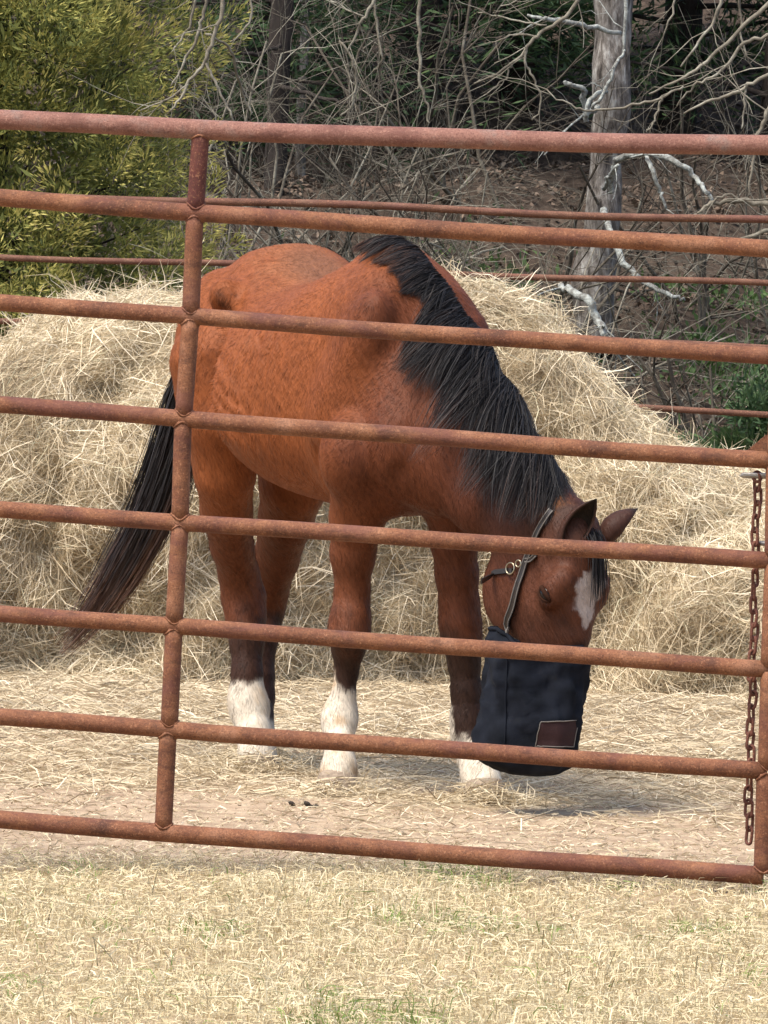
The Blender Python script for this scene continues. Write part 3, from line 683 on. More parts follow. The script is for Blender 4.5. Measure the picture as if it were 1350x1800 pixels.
P = ip(L) + ip(S1) * (wv * (u1[:, None] * (1 + stray * ss) + .10 * np.sin(ss * 14 + ph)))[..., None] + ip(S2) * (wv * .7 * (u2[:, None] + .07 * np.cos(ss * 12 + ph)))[..., None]
V_, F_ = ribbons(P[:, ::2], (.0032 * (1 - .65 * s[::2][None] ** 2)) * rng.uniform(.7, 1.3, (n, 1)))
tt = np.clip(rng.uniform(0, .45, n)[:, None] + .80 * sm01(ss[:, ::2], .45, .95) + .35 * (u1[:, None] > .35) * sm01(ss[:, ::2], .15, .5), 0, 1)
mesh('tail', V_, F_, M['tailhair'], horse, True, tint=np.repeat(tt.ravel(), 2))
# short coat hairs over the whole skin
if FUR:
    a, b, c, d = (HV[HQ[:, i]] for i in range(4)); ar = np.linalg.norm(np.cross(c - a, d - b), axis=1) * .5
    cen = (a + b + c + d) / 4; nn = nrm(np.cross(c - a, d - b))
    vis = (nn @ nrm(np.array([0, -1., .15])) > -.35) & (cen[:, 2] > .03)
    ar = ar * vis; n = 62000; fi = rng.choice(len(HQ), n, p=ar / ar.sum()); u, v = rng.uniform(0, 1, (2, n, 1))
    p = a[fi] * (1 - u) * (1 - v) + b[fi] * u * (1 - v) + c[fi] * u * v + d[fi] * (1 - u) * v; no = nn[fi]
    fl = np.where((cen[fi][:, 2:3] < .8), np.array([[0, 0, -1.]]), -hh_[None] * .55 + np.array([[0, 0, -.8]]))
    fl = fl + .30 * np.stack([cn1(p), cn1(p + 5), cn1(p + 9)], -1) + .10 * np.stack([cn2(p), cn2(p + 5), cn2(p + 9)], -1) + rng.normal(size=(n, 3)) * .10; fl = nrm(fl - no * (fl * no).sum(1, keepdims=True))
    ln = rng.uniform(.012, .026, (n, 1)) * np.where(cen[fi][:, :1] > .3, .6, 1)
    P = np.stack([p - no * .001, p + fl * ln * .5 + no * ln * .07, p + fl * ln + no * ln * .06], 1)
    V_, F_ = ribbons(P, np.array([[.0016, .0013, .0004]]) * np.ones((n, 1)), side=no + rng.normal(size=(n, 3)) * .1)
    cc = CV[HQ[fi, 0]] * rng.uniform(.72, 1.28, (n, 1)); mesh('coat_hair', V_, F_, M['coat'], horse, True, color=np.repeat(cc, 6, 0))

# ------------------------------------------------------------------ halter
def surf(pts, n, off=.004):
    P = []
    for q in pts:
        h = FX.hit(*q[:2]) if len(q) == 2 else np.array(q)
        P.append(h if h is not None else W(q[0], q[1], 22.1))
    P = smooth_line(P, n); return FX.push(P, np.full(n, off))
def strap(name, P, width, th, mat, parent, edge=None):
    T = nrm(np.gradient(P, axis=0)); Nn = FX.grad(P); Nn = nrm(Nn - T * (Nn * T).sum(1, keepdims=True)); S = np.cross(T, Nn); n = len(P)
    V = np.stack([P + S * width / 2 - Nn * th / 2, P + S * width / 2 + Nn * th / 2, P - S * width / 2 + Nn * th / 2, P - S * width / 2 - Nn * th / 2], 1).reshape(-1, 3)
    F = [(i * 4 + j, i * 4 + (j + 1) % 4, i * 4 + 4 + (j + 1) % 4, i * 4 + 4 + j) for i in range(n - 1) for j in range(4)] + [(3, 2, 1, 0), (n * 4 - 4, n * 4 - 3, n * 4 - 2, n * 4 - 1)]
    o = mesh(name, V, F, mat, parent)
    if edge:
        for s in (-1, 1):
            mb = MB(); mb.tube(P + S * width * .40 * s + Nn * th * .55, .0022, 6); mb.build('stitching', edge, o)
    return o
halter = thing('halter', W(905, 1000, 22.1), 'dark leather halter with pale stitched cheek strap on the horse head', 'halter')
strap('cheek_strap', surf([(972, 899), (958, 918), (942, 950), (929, 982), (918, 1015), (904, 1062), (894, 1100), (889, 1128)], 26, .006), .019, .006, M['leather'], halter, M['thread'])
strap('throat_strap', surf([(903, 1004), (888, 1004), (868, 1010), (846, 1022)], 14, .005), .014, .005, M['leather'], halter, None)
strap('brow_strap', surf([(926, 985), (936, 984), (946, 975)], 8, .006), .012, .005, M['leather'], halter, M['thread'])
for (px, py, r) in ((902, 1000, .0160), (916, 991, .0095)):
    c = FX.hit(px, py); c = c if c is not None else W(px, py, 22.1); nn = FX.grad(c[None])[0]; u = nrm(np.cross(nn, [0, 0, 1])); v = np.cross(nn, u); c = c + nn * .012
    th = np.linspace(0, 2 * math.pi, 25); mb = MB(); mb.tube(np.array([c + r * (u * math.cos(q) + v * math.sin(q)) for q in th]), .0026, 8, False); mb.build('ring', M['brass'], halter)

# ------------------------------------------------------------------ nose bag
bagth = thing('nose_bag', W(935, 1362, 22.02), 'navy cloth nose bag with a maroon patch covering the horse muzzle', 'nose bag')
rows = [(1106, 862, 1022), (1120, 856, 1028), (1135, 855, 1033), (1160, 853, 1031), (1200, 851, 1028), (1240, 848, 1025), (1280, 843, 1020), (1315, 840, 1013), (1335, 846, 1006), (1350, 862, 996), (1360, 888, 975), (1364, 915, 950)]
rr = smooth_line(np.array(rows, float), 44); bn = Noise(21, 3, 5, 2, .55); BD = 21.99; na = 72
V_ = []
ax_x = nrm(np.array([.93, -.37, 0])); ax_y = np.array([.37, .93, 0])
for i, (py, xa, xb) in enumerate(rr):
    tw = 1 - sm01(np.array(float(i)), 0, 16.); c = W((xa + xb) / 2, py, BD + .06); hw = (xb - xa) / 2 * K * BD; hd = min(hw, .145) * .80
    for j in range(na):
        a = j / na * 2 * math.pi; ca, sa = math.cos(a), math.sin(a); e = .72
        p = c + np.array([1, 0, 0]) * hw * np.sign(ca) * abs(ca) ** e + np.array([0, 1, 0]) * hd * np.sign(sa) * abs(sa) ** e
        p[2] -= .045 * tw * float(sm01(p[0], .30, .40)); V_.append(p)
V_ = np.array(V_); cxy = np.array([.43, BD + .06]); rad = V_[:, :2] - cxy; rad = nrm(np.hstack([rad, np.zeros((len(V_), 1))]))
fold = bn(V_ * [1.9, 1.9, .8]) * .008 + .004 * np.sin(V_[:, 2] * 95 + 3 * bn(V_ * .6)) * sm01(V_[:, 2], .12, .3)
V_ = V_ + rad * fold[:, None]
nr = len(rr); F = [(i * na + j, i * na + (j + 1) % na, (i + 1) * na + (j + 1) % na, (i + 1) * na + j) for i in range(nr - 1) for j in range(na)] + [tuple((nr - 1) * na + j for j in range(na))]
F = [f[::-1] for f in F]
bag = mesh('bag', V_, F, M['navy'], bagth, True)
md = bag.modifiers.new('thick', 'SOLIDIFY'); md.thickness = .004
# rim binding and side seam
mb = MB(); ring = V_[:na]; mb.tube(np.vstack([ring, ring[:1]]), .006, 8, False); mb.build('rim_binding', M['navy'], bagth)
BG = V_.reshape(nr, na, 3)
def bag_hit(px, py):
    """front-side point of the bag nearest to a photo position"""
    q = BG[:, na // 2:].reshape(-1, 3); x, y = proj(q); i = np.argmin((x - px) ** 2 + (y - py) ** 2 + 4000 * (q[:, 1] - BD + .06).clip(0)); 
    w = 1 / ((x - px) ** 2 + (y - py) ** 2 + 8); w = np.where((np.abs(x - px) < 16) & (np.abs(y - py) < 16), w, 0)
    return (q * w[:, None]).sum(0) / w.sum()
seam = smooth_line([bag_hit(892 - (y - 1130) * .03, y) + [0, -.002, 0] for y in range(1130, 1345, 24)], 30); mb = MB(); mb.tube(seam, .0028, 6); mb.build('side_seam', M['navy'], bagth)
# patch: a curved cloth rectangle sewn on the bag
pu, pv = 14, 8; G = np.zeros((pv, pu, 3))
for i in range(pv):
    for j in range(pu):
        s, t = j / (pu - 1), i / (pv - 1)
        px = (948 + 66 * s) * (1 - t) + (939 + 66 * s) * t; py = (1267 - 2 * s) * (1 - t) + (1311 + 1 * s) * t
        G[i, j] = bag_hit(px, py) + np.array([.35 * sm01(s, .6, 1), -1, 0]) * .0095
V_ = np.concatenate([G.reshape(-1, 3), G.reshape(-1, 3) + [0, .004, 0]]); F = [(i * pu + j, (i + 1) * pu + j, (i + 1) * pu + j + 1, i * pu + j + 1) for i in range(pv - 1) for j in range(pu - 1)]
patch = mesh('patch', V_, F, M['patch'], bagth, True)
edge = np.concatenate([G[0], G[1:, -1], G[-1, ::-1][1:], G[::-1, 0][1:]]); mb = MB(); mb.tube(edge + [0, -.0015, 0], .0015, 6, False); mb.build('stitching', M['thread'], patch)

# a single straw caught on the neck
c = FX.hit(880, 822); u = np.array([1., 0, 0]); mb = MB()
mb.tube(smooth_line([c + [-.008, -.018, .022], c + [-.007, -.02, 0], c + [-.008, -.018, -.022]], 8), .0016, 5); o = mb.build('straw', M['hay'])
o.data.attributes['tint'].data.foreach_set('value', np.full(len(o.data.vertices), .85, np.float32)); props(o, 'single pale straw caught in the mane on the side of the neck', 'straw')

# ------------------------------------------------------------------ hay pile
hay = thing('hay_pile', W(600, 1190, 28.6) * [1, 1, 0], 'big loose pile of pale dry hay behind the horse', 'hay pile')
HT = [(-900, .25), (-600, .55), (-350, .85), (-120, 1.02), (0, 1.15), (55, 1.24), (130, 1.34), (240, 1.37), (330, 1.38), (460, 1.38), (600, 1.36), (720, 1.40), (800, 1.43), (860, 1.42), (920, 1.38), (965, 1.32), (1000, 1.23), (1060, 1.06), (1110, .96), (1200, .85), (1260, .80), (1350, .79), (1500, .70), (1800, .45), (2200, .15)]
hp, hv = map(np.array, zip(*HT)); hxw = (hp - 675) * K * 29.0
hn1, hn2, hn3 = Noise(31, 4, .8, 2.1, .55), Noise(32, 3, 3.0), Noise(33, 3, 1.2)
sec = np.array([(28.15, -.02), (28.22, .12), (28.20, .38), (28.24, .62), (28.38, .82), (28.62, .95), (28.95, 1.0), (29.35, .98), (29.8, .85), (30.15, .55), (30.4, .2), (30.5, -.05)])
nxh, nth = 330, 90
xh = np.linspace(-3.6, 3.4, nxh); S = smooth_line(sec, nth)
def pile(xv, tv):
    """surface point of the pile at world x and section parameter 0..1"""
    h = np.interp(xv, hxw, hv); d = np.interp(tv, np.linspace(0, 1, nth), S[:, 0]); z = np.interp(tv, np.linspace(0, 1, nth), S[:, 1]) * h
    fr = 1 - sm01(tv, .30, .60)
    d = d + .18 * np.sin(xv * 1.7 + .6) * fr + .10 * np.sin(xv * 4.1) * fr
    lean = np.interp(xv, [-1.2, -.4, .4, 1.0, 2.0], [0, 0, .0, -.35, -.8]); d = d + lean * fr * (1 - .55 * np.clip(z, 0, 1))
    P = np.stack([xv, d, z], -1); amp = sm01(tv, 0, .08) * (.4 + .6 * sm01(1 - tv, .0, .1))
    a1 = hn1(P) * .07 * amp; a2 = hn2(P * [1, 1, .6]) * .022 * amp
    P[..., 1] -= (a1 + a2) * fr; P[..., 2] += (a1 * .5 + a2 * .9) * sm01(tv, .1, .45) * (.55)
    return P
XX, TT = np.meshgrid(xh, np.linspace(0, 1, nth)); PV = pile(XX, TT)
i = (np.arange(nth - 1)[:, None] * nxh + np.arange(nxh - 1)[None]); F = np.stack([i, i + 1, i + nxh + 1, i + nxh], -1).reshape(-1, 4)
mesh('hay_mass', PV.reshape(-1, 3), F, M['core'], hay, True)
def stems(P0, D, ln, wid, lift, seg=5, droop=.3, curl=.25, side=None):
    n = len(P0); s = np.linspace(-.5, .5, seg)[None, :, None]; L = ln[:, None, None]
    b = nrm(rng.normal(size=(n, 3))); c2 = rng.normal(size=(n, 1, 1)) * curl
    P = P0[:, None] + D[:, None] * s * L + b[:, None] * c2 * L * (s * s * 2 - .1) + nrm(rng.normal(size=(n, 3)))[:, None] * L * .10 * np.sin(s * 6 + rng.uniform(0, 6, (n, 1, 1)))
    P = P + lift[:, None, None] * np.array([0, -.6, .8]); P[..., 2] -= droop * (np.abs(s[..., 0]) ** 2) * ln[:, None]
    w = wid[:, None] * np.array([[.6] + [1] * (seg - 2) + [.35]]); return ribbons(P, w, side)
n = 78000
xs_ = rng.uniform(-2.3, 2.3, n); ts = rng.beta(1.1, 1.5, n) * .82
core = np.abs(xs_) < 1.6; 
P0 = pile(xs_, ts); e = .004
du = nrm(pile(xs_ + e, ts) - P0); dt = nrm(pile(xs_, ts + e) - P0); no = nrm(np.cross(du, dt)); no *= np.sign(no @ np.array([0, -.7, .7]) + 1e-9)[:, None]
# strands lie in tangled patches, hanging on the steep front
ang = hn3(P0) * 1.7 + rng.normal(size=n) * .75 + np.where(ts < .45, math.pi / 2 * .9, .2)
D = nrm(du * np.cos(ang)[:, None] + dt * np.sin(ang)[:, None] + no * (rng.normal(size=(n, 1)) * .20 + .06))
ln = rng.gamma(3.2, .052, n).clip(.05, .5); wid = rng.uniform(.0015, .0036, n)
V_, F_ = stems(P0 + no * rng.uniform(-.01, .028, (n, 1)), D, ln, wid, np.zeros(n), 4, .18, .18)
tn = np.clip(.52 + .20 * rng.normal(size=n) + .16 * hn3(P0 * 1.3 + 4), 0, .9); tn = np.where(rng.uniform(0, 1, n) < .05, .97, tn)
o = mesh('hay_stems', V_, F_, M['hay'], hay, False, tint=np.repeat(tn, 8)); props(o, kind='stuff')
# loose wisps sticking out of the upper edge
n = 1800; xs_ = rng.uniform(-1.7, 1.7, n); ts = rng.uniform(.40, .60, n); P0 = pile(xs_, ts)
D = nrm(rng.normal(size=(n, 3)) * [.9, .5, .35] + [0.1, -.1, .45]); ln = rng.gamma(3, .045, n).clip(.04, .26)
V_, F_ = stems(P0 + D * ln[:, None] * .3, D, ln, rng.uniform(.002, .0045, n), np.zeros(n), 5, .25, .35)
o = mesh('hay_wisps', V_, F_, M['hay'], hay, False, tint=np.repeat(np.clip(rng.normal(.66, .16, n), 0, .9), 10)); props(o, kind='stuff')

# trampled hay on the paddock ground
n = 40000; yy = 20.1 + 8.6 * rng.beta(1.6, 1.0, n); xx = rng.uniform(-1, 1, n) * (1.0 + (yy - 15) * .06 + .35)
dens = hn1(np.stack([xx * 1.3, yy * .8, 0 * xx], -1)); keep = rng.uniform(0, 1, n) < np.clip(.06 + .90 * sm01(yy, 21.0, 24.8) + .25 * dens, .02, 1); xx, yy = xx[keep], yy[keep]; n = len(xx)
P0 = np.stack([xx, yy, ground_z(xx, yy) + rng.uniform(.002, .02, n) + .03 * rng.uniform(0, 1, n) * sm01(yy, 22, 26)], -1)
a = rng.uniform(0, 6.28, n); D = nrm(np.stack([np.cos(a), np.sin(a), rng.normal(size=n) * .13 + .02], -1)); ln = rng.gamma(3.2, .05, n).clip(.04, .42) * (.5 + .5 * sm01(yy, 20.3, 23))
V_, F_ = stems(P0, D, ln, rng.uniform(.0018, .0042, n), np.zeros(n), 4, .12, .3)
V_[:, 2] = np.maximum(V_[:, 2], ground_z(V_[:, 0], V_[:, 1]) + .001)
tn = np.clip(rng.normal(.40, .20, n), 0, .9); o = mesh('scattered_hay', V_, F_, M['hay'], None, False, tint=np.repeat(tn, 8))
props(o, 'trampled dry hay strewn over the paddock ground around the hooves', 'hay', kind='stuff')
# hay gathered over the hooves
HB = []
for c, b, r in hoofs:
    n = 800; q = rng.normal(size=(n, 2)) * [.11, .09]; HB.append(np.stack([b[0] + q[:, 0], b[1] - .02 + q[:, 1], 0.008 + .065 * np.exp(-(q ** 2).sum(1) / .012) * rng.uniform(.2, 1, n)], -1))
P0 = np.concatenate(HB); n = len(P0); a = rng.uniform(0, 6.28, n); D = nrm(np.stack([np.cos(a), np.sin(a), rng.normal(size=n) * .3], -1))
V_, F_ = stems(P0, D, rng.gamma(3, .035, n).clip(.03, .22), rng.uniform(.002, .004, n), np.zeros(n), 4, .2, .4); V_[:, 2] = np.maximum(V_[:, 2], ground_z(V_[:, 0], V_[:, 1]) + .001)
o = mesh('hoof_hay', V_, F_, M['hay'], None, False, tint=np.repeat(np.clip(rng.normal(.45, .2, n), 0, .9), 8)); props(o, 'loose hay wisps heaped around the four hooves', 'hay', kind='stuff')
# small crumbs and chaff on the bare dirt
n = 23000; yy = rng.uniform(19.55, 25.0, n); xx = rng.uniform(-1.9, 1.9, n); P0 = np.stack([xx, yy, ground_z(xx, yy) + .006], -1)
a = rng.uniform(0, 6.28, n); D = nrm(np.stack([np.cos(a), np.sin(a), rng.normal(size=n) * .3], -1))
V_, F_ = stems(P0, D, rng.uniform(.008, .034, n), rng.uniform(.002, .005, n), np.zeros(n), 3, 0, .2)
V_[:, 2] = np.maximum(V_[:, 2], ground_z(V_[:, 0], V_[:, 1]) + .001)
o = mesh('chaff', V_, F_, M['hay'], None, False, tint=np.repeat(np.clip(rng.normal(.38, .2, n), 0, .9), 6)); props(o, 'fine broken chaff littering the bare paddock dirt', 'chaff', kind='stuff')
# dung crumbs
for (px, py, r) in ((540, 1428, .03), (202, 1378, .026)):
    d = CAMH / ((py - (430 + (px - 675) * .0244)) * K); c = W(px, py, d); c[2] = ground_z(c[0], c[1])
    mb = MB()
    for q in range(7):
        p = c + np.append(rng.normal(size=2) * r * .7, rng.uniform(.002, .010)); s_ = rng.uniform(.006, .012); zz = np.linspace(-1, 1, 6)
        mb.tube(np.array([p + [s_ * .3 * v, 0, s_ * v * .5] for v in zz]), s_ * np.sqrt(1.05 - zz ** 2) * rng.uniform(.8, 1.2, 6), 8)
    o = mb.build('dung_clump', M['dung'])
    props(o, 'small dark dung clump on the dirt ' + ('below the right foreleg' if px > 400 else 'left of the gate upright'), 'dung')

# ------------------------------------------------------------------ dry lawn
def edge_y(x): return 20.28 - .32 * (x + .8) + .10 * np.sin(x * 2.3 + .5) + .07 * np.sin(x * 7.1)
n = 125000; yy = 15.2 + 5.5 * rng.uniform(0, 1, n); xx = rng.uniform(-1.75, 1.75, n)
gn = Noise(41, 3, .9); gp = gn(np.stack([xx, yy * .7, 0 * xx], -1))
keep = (rng.uniform(0, 1, n) < np.clip((edge_y(xx) - yy) / .5 + .25, 0.03, 1) * np.clip(.92 + .35 * gp, .25, 1)); xx, yy, gp = xx[keep], yy[keep], gp[keep]; n = len(xx)
green = (Noise(42, 3, 1.3)(np.stack([xx, yy * .6, 0 * xx], -1)) > 1.05) & (rng.uniform(0, 1, n) < .38)
green |= rng.uniform(0, 1, n) < .02
for (px, py, r) in ((905, 1625, .07), (1215, 1640, .09), (1330, 1730, .06), (590, 1775, .07), (1090, 1575, .06)):
    d = CAMH / ((py - (430 + (px - 675) * .0244)) * K); c = W(px, py, d); green |= (((xx - c[0]) / r) ** 2 + ((yy - c[1]) / (r * 2.2)) ** 2 < rng.uniform(0, 1.4, n)) & (rng.uniform(0, 1, n) < .5)
h = rng.gamma(5, .0062, n).clip(.010, .07) * np.clip(.85 + .25 * gp, .5, 1.3) * np.where(green, 1.1, 1)
a = rng.uniform(0, 6.28, n); ln_ = rng.gamma(2, .38, n); dirh = np.stack([np.cos(a), np.sin(a), 0 * a], -1)
b0 = np.stack([xx, yy, ground_z(xx, yy) - .003], -1)
P = np.stack([b0, b0 + dirh * (h * ln_ * .35)[:, None] + np.array([0, 0, .62]) * h[:, None], b0 + dirh * (h * ln_)[:, None] + np.array([0, 0, .92]) * h[:, None] / (1 + .4 * ln_)[:, None]], 1)
V_, F_ = ribbons(P, rng.uniform(.0018, .0038, (n, 1)) * np.array([[1, .85, .15]]))
tn = np.where(green, rng.uniform(.86, 1, n), np.clip(rng.normal(.56, .18, n) + .06 * gp, 0, .84))
o = mesh('dry_lawn', V_, F_, M['grass'], None, False, tint=np.repeat(tn, 6)); props(o, 'short straw-yellow dormant grass in front of the gate', 'grass', kind='stuff')
# lying thatch
n = 32000; yy = rng.uniform(15.2, 20.5, n); xx = rng.uniform(-1.75, 1.75, n); k_ = yy < edge_y(xx) + .15; xx, yy = xx[k_], yy[k_]; n = len(xx)
P0 = np.stack([xx, yy, ground_z(xx, yy) + rng.uniform(.004, .03, n)], -1); a = rng.uniform(0, 6.28, n); D = nrm(np.stack([np.cos(a), np.sin(a), rng.normal(size=n) * .35], -1))
V_, F_ = stems(P0, D, rng.uniform(.018, .05, n), rng.uniform(.0018, .0034, n), np.zeros(n), 3, .1, .4)
o = mesh('thatch', V_, F_, M['grass'], None, False, tint=np.repeat(np.clip(rng.normal(.6, .22, n), 0, .84), 6)); props(o, 'bleached cut thatch lying between the lawn blades', 'thatch', kind='stuff')
# dark dead stalks standing in the lawn
n = 130; yy = rng.uniform(15.2, 19.3, n); xx = rng.uniform(-1.5, 1.5, n); b0 = np.stack([xx, yy, ground_z(xx, yy)], -1); h = rng.uniform(.03, .08, n); l_ = rng.normal(size=(n, 2)) * .4
P = np.stack([b0 + np.concatenate([l_ * (h * t * t)[:, None] if False else l_ * h[:, None] * t ** 1.5, (h * t)[:, None]], 1) for t in np.linspace(0, 1, 4)], 1)
V_, F_ = ribbons(P, np.full((n, 4), .0022)); m, nt, bs = material('dead_stalk'); bs.inputs['Base Color'].default_value = (.16, .14, .08, 1); rough(bs, .8); M['stalk'] = m
o = mesh('dead_stalks', V_, F_, m); props(o, 'sparse thin dark weed stalks standing in the dry lawn', 'stalks', kind='stuff')

# ------------------------------------------------------------------ woods
def foliage(name, cen, size_l, size_w, D, mat, parent, tint):
    """cloud of small pointed sprays: each a slim diamond"""
    n = len(cen); s1 = nrm(np.cross(D, rng.normal(size=(n, 3)))); s2 = np.cross(D, s1); L = size_l[:, None]; Wd = size_w[:, None]
    V = np.stack([cen, cen + D * L * .45 + s1 * Wd, cen + D * L, cen + D * L * .45 - s1 * Wd], 1).reshape(-1, 3)
    F = np.arange(n * 4).reshape(-1, 4); return mesh(name, V, F, mat, parent, False, tint=np.repeat(tint, 4))
def twig_tree(mb, p, d, L, r, depth, spread=.6, wig=.25, droop=0., rs=None, kids=(2, 4)):
    n = 5 if depth else 3; P = [np.array(p, float)]; v = nrm(d)
    for i in range(n):
        v = nrm(v + rs.normal(size=3) * wig * .5 + np.array([0, 0, -droop])); P.append(P[-1] + v * L / n)
    P = np.array(P); R = np.linspace(r, r * (.55 if depth else .25), n + 1); mb.tube(P, R, 3 if r < .0045 else (4 if r < .008 else 6), False)
    if depth:
        for q in range(rs.integers(*kids) + 1):
            i = rs.integers(1, n + 1); t = nrm(P[i] - P[i - 1]); a = nrm(t + nrm(rs.normal(size=3)) * spread * 1.4)
            twig_tree(mb, P[i], a, L * rs.uniform(.45, .75), R[i] * rs.uniform(.45, .7), depth - 1, spread, wig, droop, rs, kids)
def conifer(name, label, base, height, rad, mat, nspray, size, lowest, seed, group=None, tb=.5, trunk_r=.1, keepx=None):
    rs = np.random.default_rng(seed); t = thing(name, base, label, 'tree', group); base = np.asarray(base, float)
    mb = MB(); hh = np.linspace(-.15, height, 12); mb.tube(np.stack([base[0] + .05 * np.sin(hh), base[1] + .05 * np.cos(hh * 1.3), base[2] + hh], -1), np.linspace(trunk_r, .02, 12), 12); mb.build('trunk', M['darkbark'], t)
    # boughs
    nb = int(55 * height / 4); cen = []; D = []; tn = []; bb = MB()
    per = nspray // nb
    for b in range(nb):
        z = lowest + (height - lowest) * (b + rs.uniform(0, 1)) / nb; fr = (z - lowest) / (height - lowest)
        L = rad * (1 - fr) ** .7 * rs.uniform(.65, 1.12) * np.interp(fr, [0, .12], [.75, 1]); az = rs.uniform(0, 6.28)
        dv = nrm(np.array([math.cos(az), math.sin(az), rs.uniform(-.15, .45)])); p0 = base + [0, 0, z]
        s = np.linspace(0, 1, 6); bp = p0 + dv * (L * s)[:, None] + np.array([0, 0, -.12 * L]) * (s ** 2)[:, None]
        bb.tube(bp, np.linspace(.018, .004, 6), 5, False)
        # clumps along the bough
        nc = max(3, int(L * 7)); cs = rs.uniform(.25, 1.03, nc) ** .7; cb = rs.normal(size=nc) * .18
        ci = rs.integers(0, nc, per); c0 = p0 + dv * (L * cs[ci])[:, None] + np.array([0, 0, -.12 * L]) * (cs[ci] ** 2)[:, None]
        sp = rs.normal(size=(per, 3)) * np.array([.13, .13, .085]) * (.6 + .5 * rs.uniform(0, 1, (nc, 1))[ci]) * (rad / 1.0) ** .5
        c0 = c0 + sp + (rs.normal(size=(nc, 3)) * .06)[ci]
        cen.append(c0); D.append(nrm(dv * .7 + nrm(sp) * .8 + rs.normal(size=(per, 3)) * .45 + [0, 0, .25])); tn.append(tb + cb[ci] + rs.normal(size=per) * .16 + .25 * np.clip(sp[:, 2] / .1, -1, 1))
    props(bb.build('bough', M['darkbark'], t), kind='stuff')
    cen = np.concatenate(cen); D = np.concatenate(D); tn = np.clip(np.concatenate(tn), 0, 1); n = len(cen)
    foliage('crown', cen, rs.uniform(.7, 1.3, n) * size, rs.uniform(.6, 1.3, n) * size * .085, D, mat, t, tn); return t
def cedar(name, label, base, height, rad, seed):
    rs = np.random.default_rng(seed); t = thing(name, base, label, 'tree'); base = np.asarray(base, float)
    mb = MB(); hh = np.linspace(-.15, height, 12); mb.tube(np.stack([base[0] + .05 * np.sin(hh), base[1] + .05 * np.cos(hh * 1.3), base[2] + hh], -1), np.linspace(.1, .02, 12), 12); mb.build('trunk', M['darkbark'], t)
    nc = 1600; z = height * rs.uniform(0, 1, nc) ** 1.15; az = -math.pi / 2 + rs.normal(size=nc) * 1.25; R = rad * np.interp(z / height, [0, .08, .45, 1], [.95, 1.02, .98, .2])
    lob = 1 + .16 * np.sin(az * 5 + z * 4) + .10 * np.sin(az * 9 - z * 7); rr = R * lob * rs.uniform(.62, 1.08, nc)
    out = np.stack([np.cos(az), np.sin(az), np.zeros(nc)], -1); C = base + out * rr[:, None] + np.stack([0 * z, 0 * z, z + .1 * rs.normal(size=nc)], -1)
    bb = MB()
    for q in range(0, nc, 8):
        a = base + [0, 0, max(z[q] - .25 * rr[q], .02)]; s = np.linspace(0, 1, 4)[:, None]; bb.tube(a + (C[q] - a) * .8 * s + np.array([0, 0, -.05]) * np.sin(s * 3.14), [.012, .009, .006, .003], 4, False)
    props(bb.build('bough', M['darkbark'], t), kind='stuff')
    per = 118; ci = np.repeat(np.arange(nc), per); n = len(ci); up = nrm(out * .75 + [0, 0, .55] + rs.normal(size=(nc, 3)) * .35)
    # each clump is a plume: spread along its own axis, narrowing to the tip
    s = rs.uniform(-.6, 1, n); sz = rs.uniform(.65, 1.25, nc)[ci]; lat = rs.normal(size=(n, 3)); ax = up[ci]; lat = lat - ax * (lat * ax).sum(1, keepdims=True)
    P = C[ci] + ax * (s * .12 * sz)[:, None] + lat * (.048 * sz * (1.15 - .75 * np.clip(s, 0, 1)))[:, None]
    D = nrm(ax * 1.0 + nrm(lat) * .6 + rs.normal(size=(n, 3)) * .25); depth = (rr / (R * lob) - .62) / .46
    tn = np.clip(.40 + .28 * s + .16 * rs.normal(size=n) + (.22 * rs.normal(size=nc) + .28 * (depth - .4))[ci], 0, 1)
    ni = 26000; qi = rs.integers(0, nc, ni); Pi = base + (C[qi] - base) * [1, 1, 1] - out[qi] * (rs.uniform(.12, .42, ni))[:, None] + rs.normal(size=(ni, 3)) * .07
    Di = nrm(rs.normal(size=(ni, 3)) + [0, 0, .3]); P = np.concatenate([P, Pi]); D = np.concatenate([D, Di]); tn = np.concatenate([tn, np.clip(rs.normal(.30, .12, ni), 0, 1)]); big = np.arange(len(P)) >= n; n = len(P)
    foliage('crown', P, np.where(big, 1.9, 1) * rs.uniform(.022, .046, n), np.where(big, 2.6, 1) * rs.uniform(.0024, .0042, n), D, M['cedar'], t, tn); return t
def at(px, d, dz=0):
    p = W(px, 500, d); return np.array([p[0], d, ground_z(p[0], d) + dz])
cedar('cedar_tree', 'olive-green bushy cedar at the left edge behind the hay', at(-40, 34.0), 3.9, .92, 5)
conifer('cedar_tree', 'small yellow-green cedar sapling low behind the gate upright', at(345, 33.2), .95, .40, M['cedar'], 12000, .035, .05, 6, tb=.62, trunk_r=.02)
dark = [(170, 39.5, 7.0, 2.0, 'dark evergreen rising behind the left cedar'), (455, 41.0, 7.5, 1.7, 'dark evergreen behind the black trunk'), (720, 40.5, 7.0, 1.5, 'dark evergreen at top centre behind the hanging twig'), (900, 41.5, 8.0, 1.5, 'dark evergreen left of the grey trunk'), (1180, 41.5, 7.0, 1.4, 'dark evergreen just right of the grey trunk'), (1360, 40.5, 7.5, 1.5, 'dark evergreen at the top right corner'), (-250, 43, 7, 2.2, 'dark evergreen beyond the left edge'), (1720, 42.5, 7, 2.2, 'dark evergreen beyond the right edge')]
for q, (px, d, h, r, lab) in enumerate(dark):
    conifer('evergreen_tree', lab, at(px, d), h, r, M['ever'], 34000 if q < 6 else 8000, .086, [.2, .3, .25, .2, .3, .25, .2, .2][q], 50 + q, 'dark evergreens on the wooded hillside', tb=.45, trunk_r=.11)
